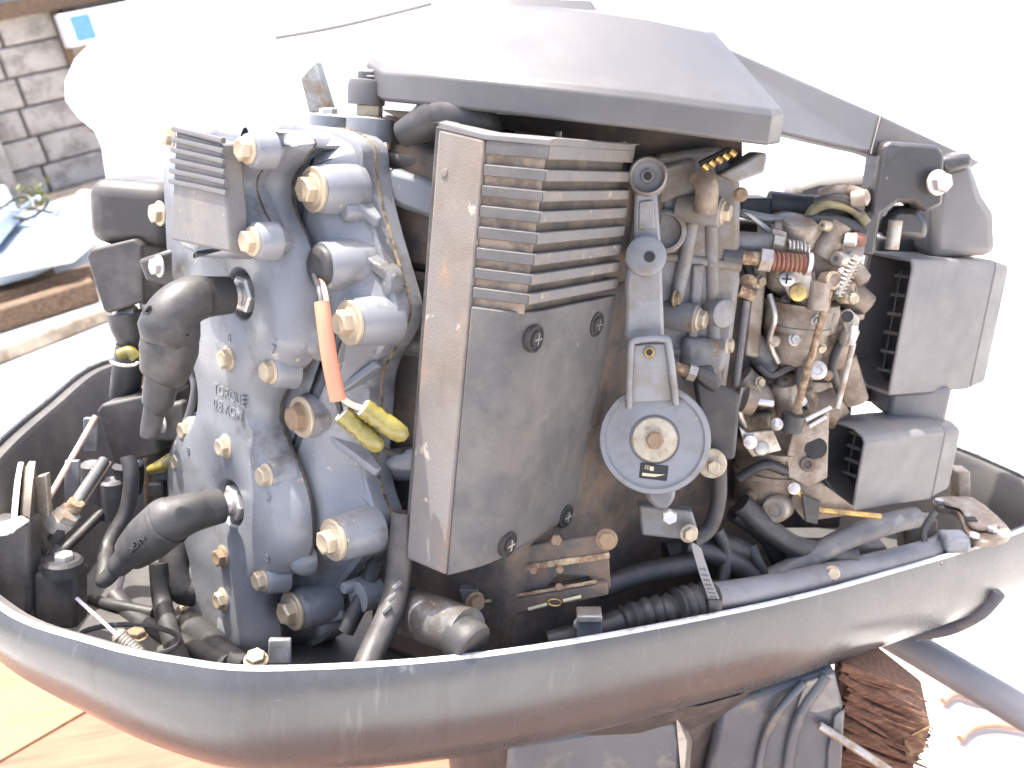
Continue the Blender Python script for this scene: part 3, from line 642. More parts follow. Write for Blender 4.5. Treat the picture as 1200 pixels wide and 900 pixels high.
ribbon('slat', 'cover_light', zf(slots[0][0]), zf(170), 1, 4, 0, .0045, icov); ribbon('slat_shoulder', 'cover', zf(slots[0][0]), zf(170), 0, 1, .0002, .0047, icov)
ribbon('slot_backing', 'slot_dirt', zt-.001, zf(170), 0, 1, .0035, .006, icov, 0)
ribbon('slot_shade_strip', 'slot_dark', zt-.001, zf(170), 1, 4, .0062, .009, icov, 0)  # dark strip colours in the shade inside the open slots
# rusty side strip
b = MB(); o_ = V((.006, .010, 0)); b.loft([[OB, SB, SB+o_, OB+V((.006, .008, 0))], [OT, ST, ST+o_, OT+V((.006, .008, 0))]])
strip = tag(b.done('side_strip', 'cover_rust', icov, bevel=.0022, sm=25, seg=3), 'rust-stained pale side of the cover')
e_ = V((-.8, .6, 0)).normalized()
b = MB(); b.loft([[OB+V((.001, .003, -.002)), OB+e_*.0022+V((0, .003, -.002)), OB+e_*.0022+V((.05, .05, -.002)), OB+V((.05, .05, -.002))], [OT+V((.001, .003, .001)), OT+e_*.0022+V((0, .003, .001)), OT+e_*.0022+V((.05, .05, .001)), OT+V((.05, .05, .001))]])
b.done('back_flange', 'blackp', icov, bevel=.0008, sm=25)
pk = PL(521, 202, ST, NS); b = MB(); b.lathe(pk, NS, [(-.001, .0028), (.0008, .0026), (.001, .001)], 12); b.done('moulding_pip', 'cover_rust', icov)
# top cap of the cover
zc = zf(170)
P = [OT, ST]+plan(zc, 1, 4, 0); bk = V((.02, .055, 0))
pc = P[:1]+[ST+V((0, 0, 0))]+P[2:]
poly = pc+[pc[-1]+V((-.03, .03, 0)), OT+V((.045, .05, 0))]
b = MB(); b.loft([[v+V((0, 0, -.0005)) for v in poly], [v+V((0, 0, .0030)) for v in poly], [v+V((.004, .006, .0042)) for v in poly[:-2]]+poly[-2:]])
b.done('top_cap', 'cover_light', icov, bevel=.001, sm=25)
for x, y in ((627, 397), (699, 380), (663, 605), (596, 638)):
    p = PL(x, y, FT, NR); b = MB(); b.lathe(p-NR*.002, NR, [(0, .0086), (.003, .0084), (.0032, .0072), (.0024, .0066), (.0022, .001)], 24); o = b.done('recess_shade', 'label', icov, sm=40)  # no hole cut; black ring and disc carry the recess shade
    b = MB(); b.lathe(p, NR, [(0, .0052), (.0016, .0048), (.0022, .003), (.0023, .0005)], 16)
    X, Y_, Z_ = frame(NR); b.done('screw', 'label', icov)
    b = MB(); b.box(p+NR*.0022, (.0075, .0012, .001), (X, Y_, Z_)); b.box(p+NR*.00225, (.0012, .0075, .001), (X, Y_, Z_)); b.done('screw_slot', 'plate' if y > 600 else 'rubber_grey', icov)  # paler cross puts the screw's glint into the colour

# ================================================================== block core behind everything
b = MB()
core = [(-.092, .095), (-.03, .06), (.01, .045), (.07, .10), (.10, .14), (.20, .165), (.26, .24), (.22, .31), (.10, .30), (-.03, .20)]
core2 = [(x, y+(.035 if x > .15 else 0)) for x, y in core]
b.loft([[V((x, y, -.235)) for x, y in core2], [V((x, y, .05)) for x, y in core2]]); b.done('cylinder_block', 'block_dark', motor, bevel=.006)
b = MB(); c3 = [(-.092, .095), (-.03, .06), (.01, .045), (.07, .10), (.10, .14), (.14, .155), (.15, .22), (.05, .26), (-.03, .20)]
b.loft([[V((x, y, .049)) for x, y in c3], [V((x, y, .13)) for x, y in c3]]); b.done('block_top', 'block_dark', motor, bevel=.006)
for px, py, px2, py2, y in ((455, 395, 540, 400, .085), (455, 545, 540, 540, .08)):
    b = MB(); b.tube([PY(px, py, y), PY(px2, py2, y-.012)], [.011, .015], 12); b.done('block_strut', 'head_dark', motor, sm=50)
b = MB(); b.prism([PY(*q, .075) for q in ((452, 196), (520, 216), (520, 262), (470, 245), (452, 235))], (.01, .04, 0)); b.done('block_lug', 'head', motor, bevel=.004, sm=30)
b = MB(); b.prism([PY(*q, .062) for q in ((444, 540), (505, 520), (505, 562), (456, 556))], (.01, .03, 0)); b.done('block_lug', 'head', motor, bevel=.005, sm=30)
# ================================================================== generic pixel-measured pieces
def rod(name, x1, y1, x2, y2, Y, r, m, parent=None, Y2=None, seg=10, label=None, r2=None):
    b = MB(); b.tube([PY(x1, y1, Y), PY(x2, y2, Y if Y2 is None else Y2)], [r, r2 or r], seg); return tag(b.done(name, m, parent or motor, sm=50), label)
def plate(name, poly, Y, th, m, parent=None, bevel=.0008, vec=None, label=None, n=0):
    pts = [PY(x, y, Y) for x, y in poly]
    if n: pts = cr(pts, n, True)
    b = MB(); b.prism(pts, vec or (0, th, 0)); return tag(b.done(name, m, parent or motor, bevel=bevel, sm=30), label)
def bxp(name, x0, y0, x1, y1, Y, th, m, parent=None, bevel=.002, label=None): return plate(name, [(x0, y0), (x1, y0), (x1, y1), (x0, y1)], Y, th, m, parent, bevel, label=label)
FC = V((-.12, -.96, .2)).normalized()        # towards the viewer side of the motor
def fbolt(x, y, Y, r, parent=None, m='gold', ax=None, **k): return bolt(PY(x, y, Y), ax or FC, r, parent or motor, m, **k)
def knob(name, x, y, Y, ax, prof, m, parent=None, seg=20, label=None):
    b = MB(); b.lathe(PY(x, y, Y), ax, prof, seg); return tag(b.done(name, m, parent or motor, sm=40), label)
def hz(name, pts, r, m, n=8, label=None, parent=None, seg=12): return hose(name, [PY(*p) for p in pts], r, m, parent, n, seg, label)

# ------------------------------------------------------------------ flywheel cover with its duct arm
near = [(428, 106, .105), (447, 119, .085), (500, 124, .055), (560, 131, .04), (660, 142, .034), (760, 153, .038), (850, 165, .048), (900, 171, .062), (914, 169, .08)]
lo = [PY(*q) for q in near]; z0 = lo[5].z
lo += [V((.163, .125, z0)), V((.16, .27, z0)), V((.13, .36, z0)), V((.0, .36, z0)), V((-.08, .28, z0)), V((-.10, .18, lo[0].z))]
lo = [p for i, q in enumerate(lo) for p in (q, (q+lo[(i+1) % len(lo)])/2)]
cen = V((.07, .2, 0))
def ring(sc, dz): return [V((cen.x+(p.x-cen.x)*sc, cen.y+(p.y-cen.y)*sc, p.z+dz)) for p in lo]
b = MB(); b.loft([ring(.95, .004), ring(.985, 0), ring(1, .0015), ring(.998, .017), ring(.98, .0215), ring(.56, .066), ring(.53, .069), ring(.2, .075)], True, True, True)
fly = tag(b.done('flywheel_cover', 'fly', motor, sm=22, bevel=.004, seg=3), 'smooth grey plastic flywheel cover with bevelled dome')
b = MB(); b.lathe(PY(430, 100, .10)+V((0, 0, .0)), (0, 0, 1), [(-.012, .012), (0, .012), (.003, .011), (.004, .006), (.008, .006), (.009, .004)], 20); b.done('mounting_lug', 'fly', fly)
bolt(PY(432, 98, .10)+V((0, 0, .004)), (0, 0, 1), .006, fly, 'silver')
# duct arm
T = [PY(815, 40, .175), PY(1032, 135, .215), PY(1150, 190, .285)]; Bq = [PY(895, 152, .115), PY(1020, 181, .20), PY(1110, 216, .27)]
b = MB(); b.loft([[t, q, q+V((.012, .075, 0)), t+V((.02, .06, .0))] for t, q in zip(T, Bq)]); arm = b.done('duct_arm', 'fly', fly, bevel=.003, sm=25)
b = MB(); q0_, q1_ = T[1]*.985+Bq[1]*.015, Bq[1]; b.tube([T[1]+V((0, -.0004, 0)), Bq[1]+V((0, -.0004, 0))], .0009, 6); b.done('duct_seam', 'airbox_in', fly)

# ------------------------------------------------------------------ things under the flywheel cover, left
plate('bracket_tab', [(352, 92), (369, 72), (386, 128), (362, 132)], .12, .0018, 'plate', vec=(.004, .003, 0), label='thin upright sheet metal tab on top of the head')
knob('bolt_post', 385, 158, .11, (0, 0, 1), [(0, .013), (.012, .0125), (.013, .009)], 'head')
bolt(PY(385, 137, .11), (-.1, 0, 1), .0075, motor, 'silver')
knob('bolt_post', 433, 165, .10, (0, 0, 1), [(0, .016), (.014, .0155), (.015, .012)], 'head')
bolt(PY(433, 141, .10), (0, 0, 1), .0105, motor, 'gold', washer=True, h=1.3)
plate('earth_strap', [(446, 128), (500, 132), (505, 146), (470, 140)], .09, .002, 'brown')
plate('coil_bracket', [(448, 134), (520, 142), (520, 200), (455, 196)], .12, .02, 'brown', bevel=.003)
hz('cable_boot', [(470, 158, .075), (495, 146, .07), (520, 133, .065), (545, 138, .06), (562, 150, .065), (570, 170, .08)], [.008, .011, .0145, .0155, .014, .011], 'rubber', label='fat black rubber cable boot above the ignition cover')
hz('harness_hose', [(445, 185, .10), (490, 188, .09), (530, 178, .085)], .006, 'rubber')
plate('timing_plate', [(545, 130), (870, 158), (870, 196), (760, 190), (560, 165)], .15, .05, 'block_dark')
for x, y in ((566, 140), (655, 160), (730, 172)): rod('terminal_post', x, y-6, x, y+16, .10, .0022, 'plate')

# ------------------------------------------------------------------ crankcase side casting
cs = plate('crankcase_side', [(768, 180), (845, 170), (868, 215), (868, 330), (850, 470), (812, 478), (778, 470), (768, 330)], .135, .05, 'block', bevel=.004, label='grey crankcase casting with ribs and bolt bosses')
def boss(x1, y1, x2, y2, Y, r, m='block', bm_=None, parent=None):
    a, c = PY(x1, y1, Y), PY(x2, y2, Y-.012); d = (c-a).normalized(); b = MB(); L_ = (c-a).length
    b.lathe(a, d, [(0, r), (L_-.001, r), (L_, r*.85), (L_, r*.2)], 18); b.done('bolt_boss', m, cs, sm=40)
    if bm_: bolt(c, d, r*.78, cs, bm_)
boss(795, 243, 846, 249, .137, .0105, bm_='gold'); boss(780, 368, 818, 374, .137, .0105, bm_='gold'); boss(835, 365, 850, 368, .137, .010)
rod('casting_rib', 811, 262, 790, 365, .134, .0055, 'block', cs); rod('casting_rib', 832, 190, 838, 470, .136, .005, 'block', cs)
rod('casting_rib', 775, 300, 868, 312, .1365, .004, 'block', cs); rod('casting_rib', 770, 410, 850, 420, .1365, .004, 'block', cs)
plate('raised_web', [(812, 310), (826, 310), (818, 400), (806, 398)], .131, .006, 'block', cs, .002); plate('raised_web', [(770, 195), (815, 185), (818, 225), (770, 240)], .130, .006, 'block', cs, .003)
b = MB(); c = PY(778, 272, .132); b.lathe(c, FC, [(0, .0155), (.004, .0155), (.0055, .0135), (.0055, .012), (.001, .0115)], 24); b.done('cast_ring', 'block', cs)
fbolt(790, 350, .128, .0062, cs, 'rustbolt', ax=V((.9, -.4, .1))); fbolt(837, 408, .13, .006, cs, 'rustbolt', kind='plain')
plate('reed_housing', [(800, 395), (858, 402), (850, 440), (800, 450)], .125, .03, 'block', bevel=.006)
fbolt(852, 405, .12, .006, None, 'gold', ax=V((.9, -.4, .1)))
# top corner pieces of the crankcase
plate('upper_bracket', [(842, 205), (868, 192), (890, 178), (900, 180), (896, 202), (862, 214)], .12, .03, 'block', bevel=.002)
plate('harness_clip', [(820, 190), (856, 172), (862, 178), (826, 200)], .115, .01, 'blackp', bevel=.001)
for k in range(5): rod('brass_terminal', 824+k*8, 193-k*4, 830+k*8, 198-k*4, .112, .0022, 'brass')
hz('starter_rope_guide', [(820, 205, .12), (828, 220, .115), (826, 248, .118)], .008, 'brown', n=6)
fbolt(868, 228, .125, .005, None, 'rustbolt')

# ------------------------------------------------------------------ lever with round disc
lev = plate('lever_arm', [(738, 300), (748, 290), (768, 290), (776, 312), (779, 395), (772, 412), (742, 412), (733, 395), (733, 330)], .086, .008, 'lever', bevel=.0025, label='grey painted lever arm with a round disc at its foot')
plate('upper_link', [(744, 225), (770, 222), (776, 300), (742, 300)], .093, .009, 'lever', lev, .002)
plate('link_trough', [(749, 236), (766, 234), (768, 268), (748, 270)], .0915, .002, 'block', lev, .001)
e0 = PY(759, 207, .09)
b = MB(); b.lathe(e0, FC, [(-.012, .0125), (.004, .0125), (.0055, .0112), (.004, .0098), (.0005, .0092), (0, .0045), (.002, .0042), (.0022, .003)], 28); b.done('pivot_eye', 'lever', lev)
b = MB(); b.lathe(e0+FC*.0015, FC, [(0, .0032), (.001, .0026), (.0011, .0004)], 14); b.done('pivot_hole', 'label', lev)
p = PY(757, 300, .084); b = MB(); b.lathe(p, FC, [(-.004, .0135), (.001, .0132), (.002, .0115), (.0021, .002)], 24); b.done('arm_joint', 'lever', lev)
p = p+V((.002, -.003, 0)); b = MB(); b.lathe(p, FC, [(0, .0036), (.0006, .0033), (.0007, .0004)], 16); b.done('joint_hole', 'label', lev)
plate('joint_wing', [(730, 302), (756, 290), (762, 312), (738, 318)], .0855, .006, 'lever', lev, .002)
dc = PY(767, 515, .078)
b = MB(); b.lathe(dc, FC, [(-.010, .034), (-.006, .0372), (0, .0378), (.0028, .0368), (.003, .0338), (.0005, .0325), (0, .017), (-.0012, .0165)], 64); disc = tag(b.done('lever_disc', 'lever', motor, sm=35), 'round grey disc with raised ring and gold washer')
# trough-shaped arm above the disc
tro = [(738, 398), (786, 398), (790, 470), (742, 472)]
plate('trough_back', [(742, 404), (783, 402), (790, 470), (738, 472)], .080, .004, 'lever', disc, .001)
b = MB(); b.tube([PY(737, 478, .078), PY(739, 410, .078), PY(745, 399, .078), PY(777, 397, .078), PY(784, 408, .078), PY(792, 474, .078)], .0026, 8, 4); b.done('trough_flange', 'lever', disc, sm=60)
b = MB(); b.lathe(PY(761, 413, .079), FC, [(0, .0040), (.0014, .0036), (.0016, .0022)], 14); b.done('screw_hole', 'brass', disc); b = MB(); b.lathe(PY(761, 413, .0775), FC, [(0, .0022), (.0006, .002), (.0007, .0004)], 12); b.done('screw_hole_centre', 'label', disc)
b = MB(); b.lathe(dc+FC*.0004, FC, [(-.002, .0153), (.0014, .0153), (.0022, .0146), (.0022, .004)], 36); b.done('washer', 'gold', disc)
bolt(dc+FC*.0025, FC, .0078, disc, 'rustbolt', kind='plain', h=1.2)
# label on the disc
X_, Y_, Z_ = frame(FC)
lp = PL(766, 553, dc+FC*.0004, FC)
b = MB(); b.box(lp, (.019, .0105, .0012), (X_, Y_, Z_)); lab = b.done('disc_label', 'label', disc, bevel=.0009)
if X_.x < 0: X_ = -X_; Y_ = -Y_
b = MB(); b.prism([lp+FC*.0007+X_*a+Y_*c for a, c in ((-.0075, -.0034), (.001, -.0032), (.0078, -.0008), (.001, -.0012), (-.0075, -.0014))], FC*.0003); b.done('label_swoosh', 'cream', disc)
text3d('印', lp+FC*.0007+X_*-.0048+Y_*.0023, X_, Y_, .0036, disc, 'cream', .0002); b = MB(); b.box(lp+FC*.0008+X_*-.0015+Y_*.0022, (.0026, .0028, .0004), (X_, Y_, Z_)); b.done('label_mark', 'cream', disc)
plate('disc_foot', [(755, 560), (793, 558), (792, 585), (783, 598), (770, 598), (758, 586)], .083, .008, 'lever', disc, .003)
fbolt(784, 604, .072, .0068, disc, 'silver', kind='plain', h=1.6)
# parts below the lever
plate('foot_bracket', [(748, 592), (812, 600), (820, 628), (806, 634), (752, 628)], .098, .012, 'block', bevel=.002); fbolt(807, 625, .09, .0068, None, 'gold', ax=V((.2, -.95, .1)))
plate('link_bracket', [(810, 432), (836, 428), (842, 450), (868, 462), (866, 500), (862, 540), (826, 540), (818, 480)], .108, .006, 'rubber', bevel=.003, label='dark flat bracket behind the round disc')
knob('pivot_washer', 834, 543, .098, FC, [(-.006, .0105), (.0012, .0105), (.002, .0098), (.002, .004)], 'gold'); fbolt(836, 547, .095, .0062, None, 'gold', kind='plain')
rod('link_rod', 789, 430, 806, 436, .10, .0042, 'rustbolt'); rod('link_nut', 806, 435, 815, 438, .10, .006, 'plate', seg=6)
plate('link_fork', [(812, 428), (838, 436), (848, 452), (836, 462), (815, 448)], .104, .006, 'rubber', bevel=.003)
hz('fuel_hose', [(842, 545, .10), (842, 585, .105), (832, 618, .105), (812, 634, .10)], .0058, 'rubber', label='short dark hose curving down under the bracket')

# ------------------------------------------------------------------ carburettors and linkage
cb = plate('carburettor_flange', [(884, 300), (900, 302), (890, 420), (872, 418)], .165, .02, 'tan', bevel=.002)
plate('manifold', [(850, 330), (886, 330), (880, 480), (846, 476)], .18, .04, 'block_dark', bevel=.004)
carb = plate('carburettor', [(902, 262), (930, 250), (985, 262), (1000, 290), (1002, 350), (940, 360), (900, 340)], .175, .045, 'tan', bevel=.006, label='stained upper carburettor with levers and springs')
plate('float_bowl', [(902, 350), (990, 358), (982, 396), (898, 388)], .168, .05, 'tan', carb, .006); plate('float_bowl_base', [(905, 385), (980, 392), (972, 424), (902, 420)], .174, .04, 'brown', carb, .006)
carb2 = plate('carburettor', [(872, 442), (945, 440), (965, 470), (960, 530), (880, 540), (868, 500)], .175, .045, 'brown', bevel=.006, label='brown varnished lower carburettor behind silver lever plate')
plate('float_bowl', [(872, 530), (948, 536), (946, 572), (866, 570)], .165, .05, 'brown', carb2, .006)
plate('float_bowl_base', [(866, 566), (935, 570), (925, 600), (872, 598)], .168, .04, 'tan', carb2, .006)
for i in range(26):      # cast detail on both carburettors
    up_ = i < 15
    x, y = (random.uniform(905, 995), random.uniform(262, 405)) if up_ else (random.uniform(872, 955), random.uniform(448, 590))
    r = random.uniform(.003, .008); ax = random.choice([FC, V((.8, -.5, .2)), V((0, -.5, .9)), V((-.7, -.7, .1))])
    knob(random.choice(['casting_boss', 'fitting', 'screw_head']), x, y, .172, ax, [(-.004, r), (.008, r), (.0095, r*.8), (.0096, r*.35), (.007, r*.3)], random.choice(['tan', 'brown', 'tan', 'plate', 'gold']), carb if up_ else carb2, random.choice([6, 18, 18]))
knob('drain_plug', 910, 596, .15, V((-.5, -.8, .1)), [(-.012, .0105), (.004, .0105), (.006, .009), (.006, .006), (.003, .005)], 'tan', carb2)
knob('bolt_head', 957, 434, .155, FC, [(-.004, .0072), (.003, .0072), (.004, .006), (.0042, .0035), (.003, .003)], 'silver', carb)
plate('shadow_backing', [(850, 258), (1004, 262), (1000, 470), (985, 620), (840, 620)], .25, .02, 'block_dark', bevel=.003)  # added dark plate, stands in for the shaded clutter behind the carburettors
def bowl_(x, y, Y, r, h, m, par, name='float_chamber'):
    b = MB(); b.lathe(PY(x, y, Y), (0, 0, -1), [(0, r*1.12), (.004, r*1.12), (.0045, r), (h*.35, r*.98), (h*.36, r*1.03), (h*.44, r*1.03), (h*.45, r*.95), (h*.9, r*.85), (h, r*.7), (h, r*.2)], 28); b.done(name, m, par, sm=35)
bowl_(938, 352, .182, .026, .050, 'tan', carb); bowl_(975, 362, .20, .022, .045, 'brown', carb); bowl_(905, 520, .178, .027, .055, 'brown', carb2); bowl_(948, 440, .20, .02, .04, 'tan', carb2)
for x1, y1, x2, y2, Y, r, m, par in ((905, 285, 1000, 300, .195, .021, 'tan', carb), (878, 470, 975, 474, .195, .020, 'brown', carb2), (960, 300, 985, 262, .178, .010, 'tan', carb), (940, 320, 945, 360, .165, .009, 'tan', carb), (986, 300, 1008, 330, .18, .009, 'tan', carb), (870, 440, 900, 470, .17, .009, 'tan', carb2), (920, 450, 925, 485, .165, .010, 'tan', carb2), (985, 420, 1000, 470, .20, .012, 'brown', carb), (880, 400, 905, 430, .18, .010, 'block', carb2), (965, 380, 990, 384, .185, .007, 'tan', carb), (945, 395, 965, 410, .18, .006, 'brown', carb), (955, 490, 985, 470, .2, .012, 'tan', carb2), (990, 340, 1012, 360, .2, .012, 'brown', carb)):
    rod('casting_barrel', x1, y1, x2, y2, Y, r, m, par, seg=18)
for pts, r, m in (([(890, 430, .165), (905, 440, .16), (930, 430, .165), (950, 445, .17)], .003, 'blackp'), ([(870, 300, .16), (880, 330, .155), (872, 352, .155)], .003, 'rubber'), ([(985, 400, .175), (975, 430, .17), (985, 460, .175)], .0035, 'rubber'), ([(902, 345, .155), (908, 372, .15), (902, 400, .158), (912, 425, .16)], .0022, 'cable'), ([(940, 420, .165), (935, 450, .16), (945, 478, .165)], .0028, 'blackp'), ([(866, 560, .15), (895, 545, .145), (920, 552, .15)], .004, 'rubber'), ([(870, 455, .15), (866, 480, .145), (872, 500, .15)], .0026, 'cable'), ([(1010, 270, .19), (1000, 300, .185), (1012, 330, .19)], .005, 'rubber')):
    hz('fuel_pipe', pts, r, m, n=5, seg=8)
for x, y, r, m in ((957, 375, .005, 'silver'), (907, 400, .0045, 'gold'), (890, 330, .005, 'gold'), (985, 320, .0045, 'silver'), (930, 398, .005, 'plate'), (962, 408, .0042, 'gold'), (890, 448, .0045, 'gold'), (938, 470, .005, 'silver'), (965, 505, .004, 'gold'), (900, 560, .005, 'gold'), (930, 545, .004, 'silver'), (970, 440, .004, 'rustbolt'), (1000, 350, .0042, 'gold'), (880, 582, .005, 'rustbolt')):
    if m == 'plate': m = 'silver'
    fbolt(x, y, .158, r, carb if y < 420 else carb2, m, ax=V((random.uniform(-.5, .6), -.8, random.uniform(-.2, .4))))
# studs and springs
stud = rod('rubber_cap', 846, 300, 868, 302, .14, .0078, 'rubber', label=None); rod('stud', 866, 301, 896, 304, .14, .0050, 'rustbolt'); rod('stud_nut', 889, 303, 903, 305, .14, .0088, 'plate', seg=6)
b = MB(); b.spring(PY(903, 305, .14), PY(944, 309, .14), .0056, .0016, 8); b.done('return_spring', 'redspring', motor); rod('spring_core', 903, 305, 946, 309, .14, .0040, 'redspring'); knob('spring_seat', 944, 309, .14, V((1, 0, -.05)), [(0, .0085), (.003, .0085), (.004, .006)], 'silver')
rod('adjuster_sleeve', 858, 284, 905, 287, .155, .0085, 'block'); rod('adjuster_nut', 904, 284, 916, 287, .15, .0068, 'plate', seg=6)
plate('adjuster_flange', [(905, 268), (922, 272), (922, 302), (906, 300)], .152, .004, 'tan')
b = MB(); b.spring(PY(922, 288, .15), PY(948, 292, .15), .0042, .0011, 6); b.done('return_spring', 'cable', motor)
plate('throttle_lever', [(912, 322), (922, 314), (950, 318), (956, 345), (938, 354), (926, 350)], .148, .003, 'plate', label='bright zinc throttle lever with cross-head screw')
knob('lever_screw', 922, 327, .146, FC, [(0, .0058), (.002, .0054), (.0032, .003), (.0033, .0005)], 'silver'); pc_ = PY(922, 327, .1422); b = MB(); b.box(pc_, (.0068, .0012, .001)); b.box(pc_+V((0, -.0001, 0)), (.0012, .001, .0068)); b.done('screw_slot', 'label', motor)
knob('lever_screw', 935, 343, .147, FC, [(0, .0065), (.002, .0062), (.003, .004), (.003, .001)], 'brass')
rod('link_joint', 962, 330, 958, 362, .15, .0085, 'tan'); knob('joint_cap', 974, 329, .148, V((.4, -.85, .2)), [(-.006, .0068), (.003, .0068), (.004, .005), (.0025, .004)], 'brown')
rod('throttle_rod', 972, 340, 931, 490, .146, .0027, 'rustbolt', label='long thin rusty throttle rod between the carburettors')
rod('choke_rod', 1000, 402, 981, 478, .15, .0022, 'plate'); plate('choke_lever', [(985, 366), (996, 362), (1008, 372), (1004, 392), (992, 390)], .152, .003, 'plate'); knob('choke_pin', 993, 371, .15, FC, [(0, .0042), (.002, .004), (.001, .002)], 'label')
b = MB(); b.tube([PY(1001, 382, .148), PY(1000, 392, .147), PY(997, 402, .15)], .003, 8, 4); b.done('rod_hook', 'silver', motor)
rod('control_rod', 875, 352, 862, 452, .145, .0030, 'rubber_grey'); rod('rod_end', 866, 340, 884, 346, .143, .0048, 'rustbolt'); knob('rod_joint', 876, 332, .15, FC, [(-.004, .0068), (.003, .0065), (.004, .003)], 'rustbolt')
rod('spindle', 980, 345, 1006, 300, .15, .0030, 'cable'); b = MB(); b.spring(PY(980, 345, .15), PY(1004, 305, .15), .0038, .0009, 9); b.done('return_spring', 'plate', motor)
# lower lever plates
plate('idle_lever', [(866, 500), (876, 508), (906, 504), (916, 528), (900, 532), (882, 536), (872, 522)], .138, .003, 'plate', label='bright zinc lever plate on the lower carburettor'); knob('lever_screw', 879, 518, .135, FC, [(0, .0052), (.002, .005), (.003, .003)], 'ceramic'); knob('lever_dimple', 892, 525, .138, FC, [(0, .006), (.002, .005), (.003, .001)], 'plate')
rod('roller', 872, 468, 884, 472, .14, .010, 'tan'); rod('roller_pin', 884, 470, 906, 473, .14, .003, 'silver')
knob('ball_joint', 910, 497, .138, FC, [(-.003, .003), (-.001, .0048), (.002, .0046), (.0042, .002)], 'silver'); rod('joint_boot', 930, 486, 926, 505, .142, .0085, 'rubber')
plate('choke_bracket', [(928, 510), (940, 494), (972, 478), (970, 560), (948, 572), (924, 560), (922, 535)], .15, .004, 'tan', bevel=.001, label='stamped metal bracket beside the lower air duct')
knob('bracket_hole', 956, 525, .1495, FC, [(0, .0085), (.001, .0082), (.0012, .0008)], 'label'); knob('bracket_bush', 946, 544, .149, FC, [(0, .0058), (.003, .0055), (.003, .003), (.001, .0028)], 'block_dark')
rod('bracket_fold', 944, 492, 974, 477, .148, .0018, 'silver'); rod('bracket_fold', 948, 500, 968, 488, .148, .0016, 'silver')
plate('lower_bracket', [(936, 562), (962, 566), (1005, 598), (990, 605), (944, 612), (925, 590)], .155, .006, 'brown', bevel=.001)
rod('brass_rod', 962, 598, 1032, 605, .15, .0022, 'brass'); rod('brass_rod', 928, 572, 964, 600, .15, .0022, 'brass'); knob('rod_clip', 930, 572, .146, FC, [(0, .005), (.003, .0046), (.004, .002)], 'silver')
plate('rubber_flap', [(940, 580), (962, 588), (958, 615), (944, 612)], .145, .004, 'rubber')
# upper clutter between carburettor and silencer
hz('vent_tube', [(868, 250, .17), (900, 256, .17), (945, 262, .175)], .0032, 'hose_violet', n=4); plate('tube_clip', [(870, 248), (880, 250), (920, 280), (912, 284)], .165, .002, 'plate')
bxp('vent_box', 868, 232, 905, 256, .21, .04, 'blackp'); hz('vent_hose', [(900, 240, .22), (960, 245, .22), (1010, 235, .22)], .011, 'rubber')
hz('wiring_loom', [(945, 262, .18), (955, 245, .18), (975, 238, .175), (1000, 245, .18), (1015, 262, .18)], .0042, 'olive', seg=8); hz('wiring_loom', [(962, 232, .185), (985, 225, .18), (1012, 232, .185)], .0065, 'tan'); hz('wiring_loom', [(955, 236, .18), (985, 232, .172), (1010, 245, .178)], .003, 'blackp')
hz('wiring_loom', [(930, 262, .18), (960, 258, .178), (990, 262, .176), (1010, 275, .178)], .005, 'rubber')
knob('terminal', 999, 233, .172, V((.8, -.5, .2)), [(0, .006), (.010, .006), (.012, .003)], 'tan'); knob('terminal', 990, 280, .17, V((.9, -.4, 0)), [(0, .005), (.008, .005), (.009, .003)], 'silver'); knob('terminal', 1000, 280, .172, V((.9, -.4, 0)), [(0, .0055), (.006, .005), (.009, .003)], 'redspring')
rod('dashpot', 905, 270, 940, 272, .17, .0085, 'tan'); knob('filter_cap', 935, 268, .168, V((0, -.3, 1)), [(-.012, .014), (.004, .014), (.006, .012)], 'tan', carb)
plate('rear_cover', [(930, 215), (960, 206), (1025, 205), (1025, 240), (930, 240)], .30, .04, 'airbox', bevel=.008)

# ------------------------------------------------------------------ intake silencer with two ducts
AA = V((.88, .475, 0)).normalized(); AB = V((-.475, .88, 0)).normalized()
def duct(name, K, Kb, pa, pb, mouth, capx, label, nb=4):
    La = (PL(*pa, K, AB)-K).dot(AA); Lb = (PL(*pb, K, AA)-K).dot(AB); H = K.z-Kb.z
    def W(a, bb, z, sh=0): return K+AA*a+AB*(bb*Lb)+V((0, 0, -z*H))
    poly = mouth
    def ringp(a, ins, shr=0):
        cx = sum(p[0] for p in poly)/len(poly); cz = sum(p[1] for p in poly)/len(poly)
        out = []
        for p in poly:
            fx = 1-ins/(Lb*.5); fz = 1-ins/(H*.5); out.append(W(a, cx+(p[0]-cx)*fx, cz+(p[1]-cz)*fz))
        return out
    Ls = La*capx
    b = MB(); b.loft([ringp(.008, .0035), ringp(0, .003), ringp(0, 0), ringp(Ls, 0), ringp(Ls, .004)], True, False, True)
    o = tag(b.done(name, 'airbox', motor, bevel=.0014, sm=25, seg=2), label)
    b = MB(); b.loft([ringp(Ls+.0012, .0005), ringp(La*.97, .004), ringp(La, .010)]); b.done('end_cap', 'airbox', o, bevel=.002, sm=25)
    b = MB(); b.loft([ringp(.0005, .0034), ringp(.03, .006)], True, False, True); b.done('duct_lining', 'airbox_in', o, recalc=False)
    # grille near the front corner
    for k in range(nb+1):
        z = .14+.72*k/nb; b = MB(); b.tube([W(.020, .06, z), W(.020, .70, z+.02)], .0016, 6); b.done('grille_bar', 'cover_light', o)
    for k in range(3):
        f = .10+.25*k; b = MB(); b.tube([W(.0205, f, .12), W(.0205, f, .90)], .0010, 6); b.done('grille_bar', 'airbox_in', o)
    return o
K1 = PY(1072, 304, .20); K1b = PY(1066, 466, .20)
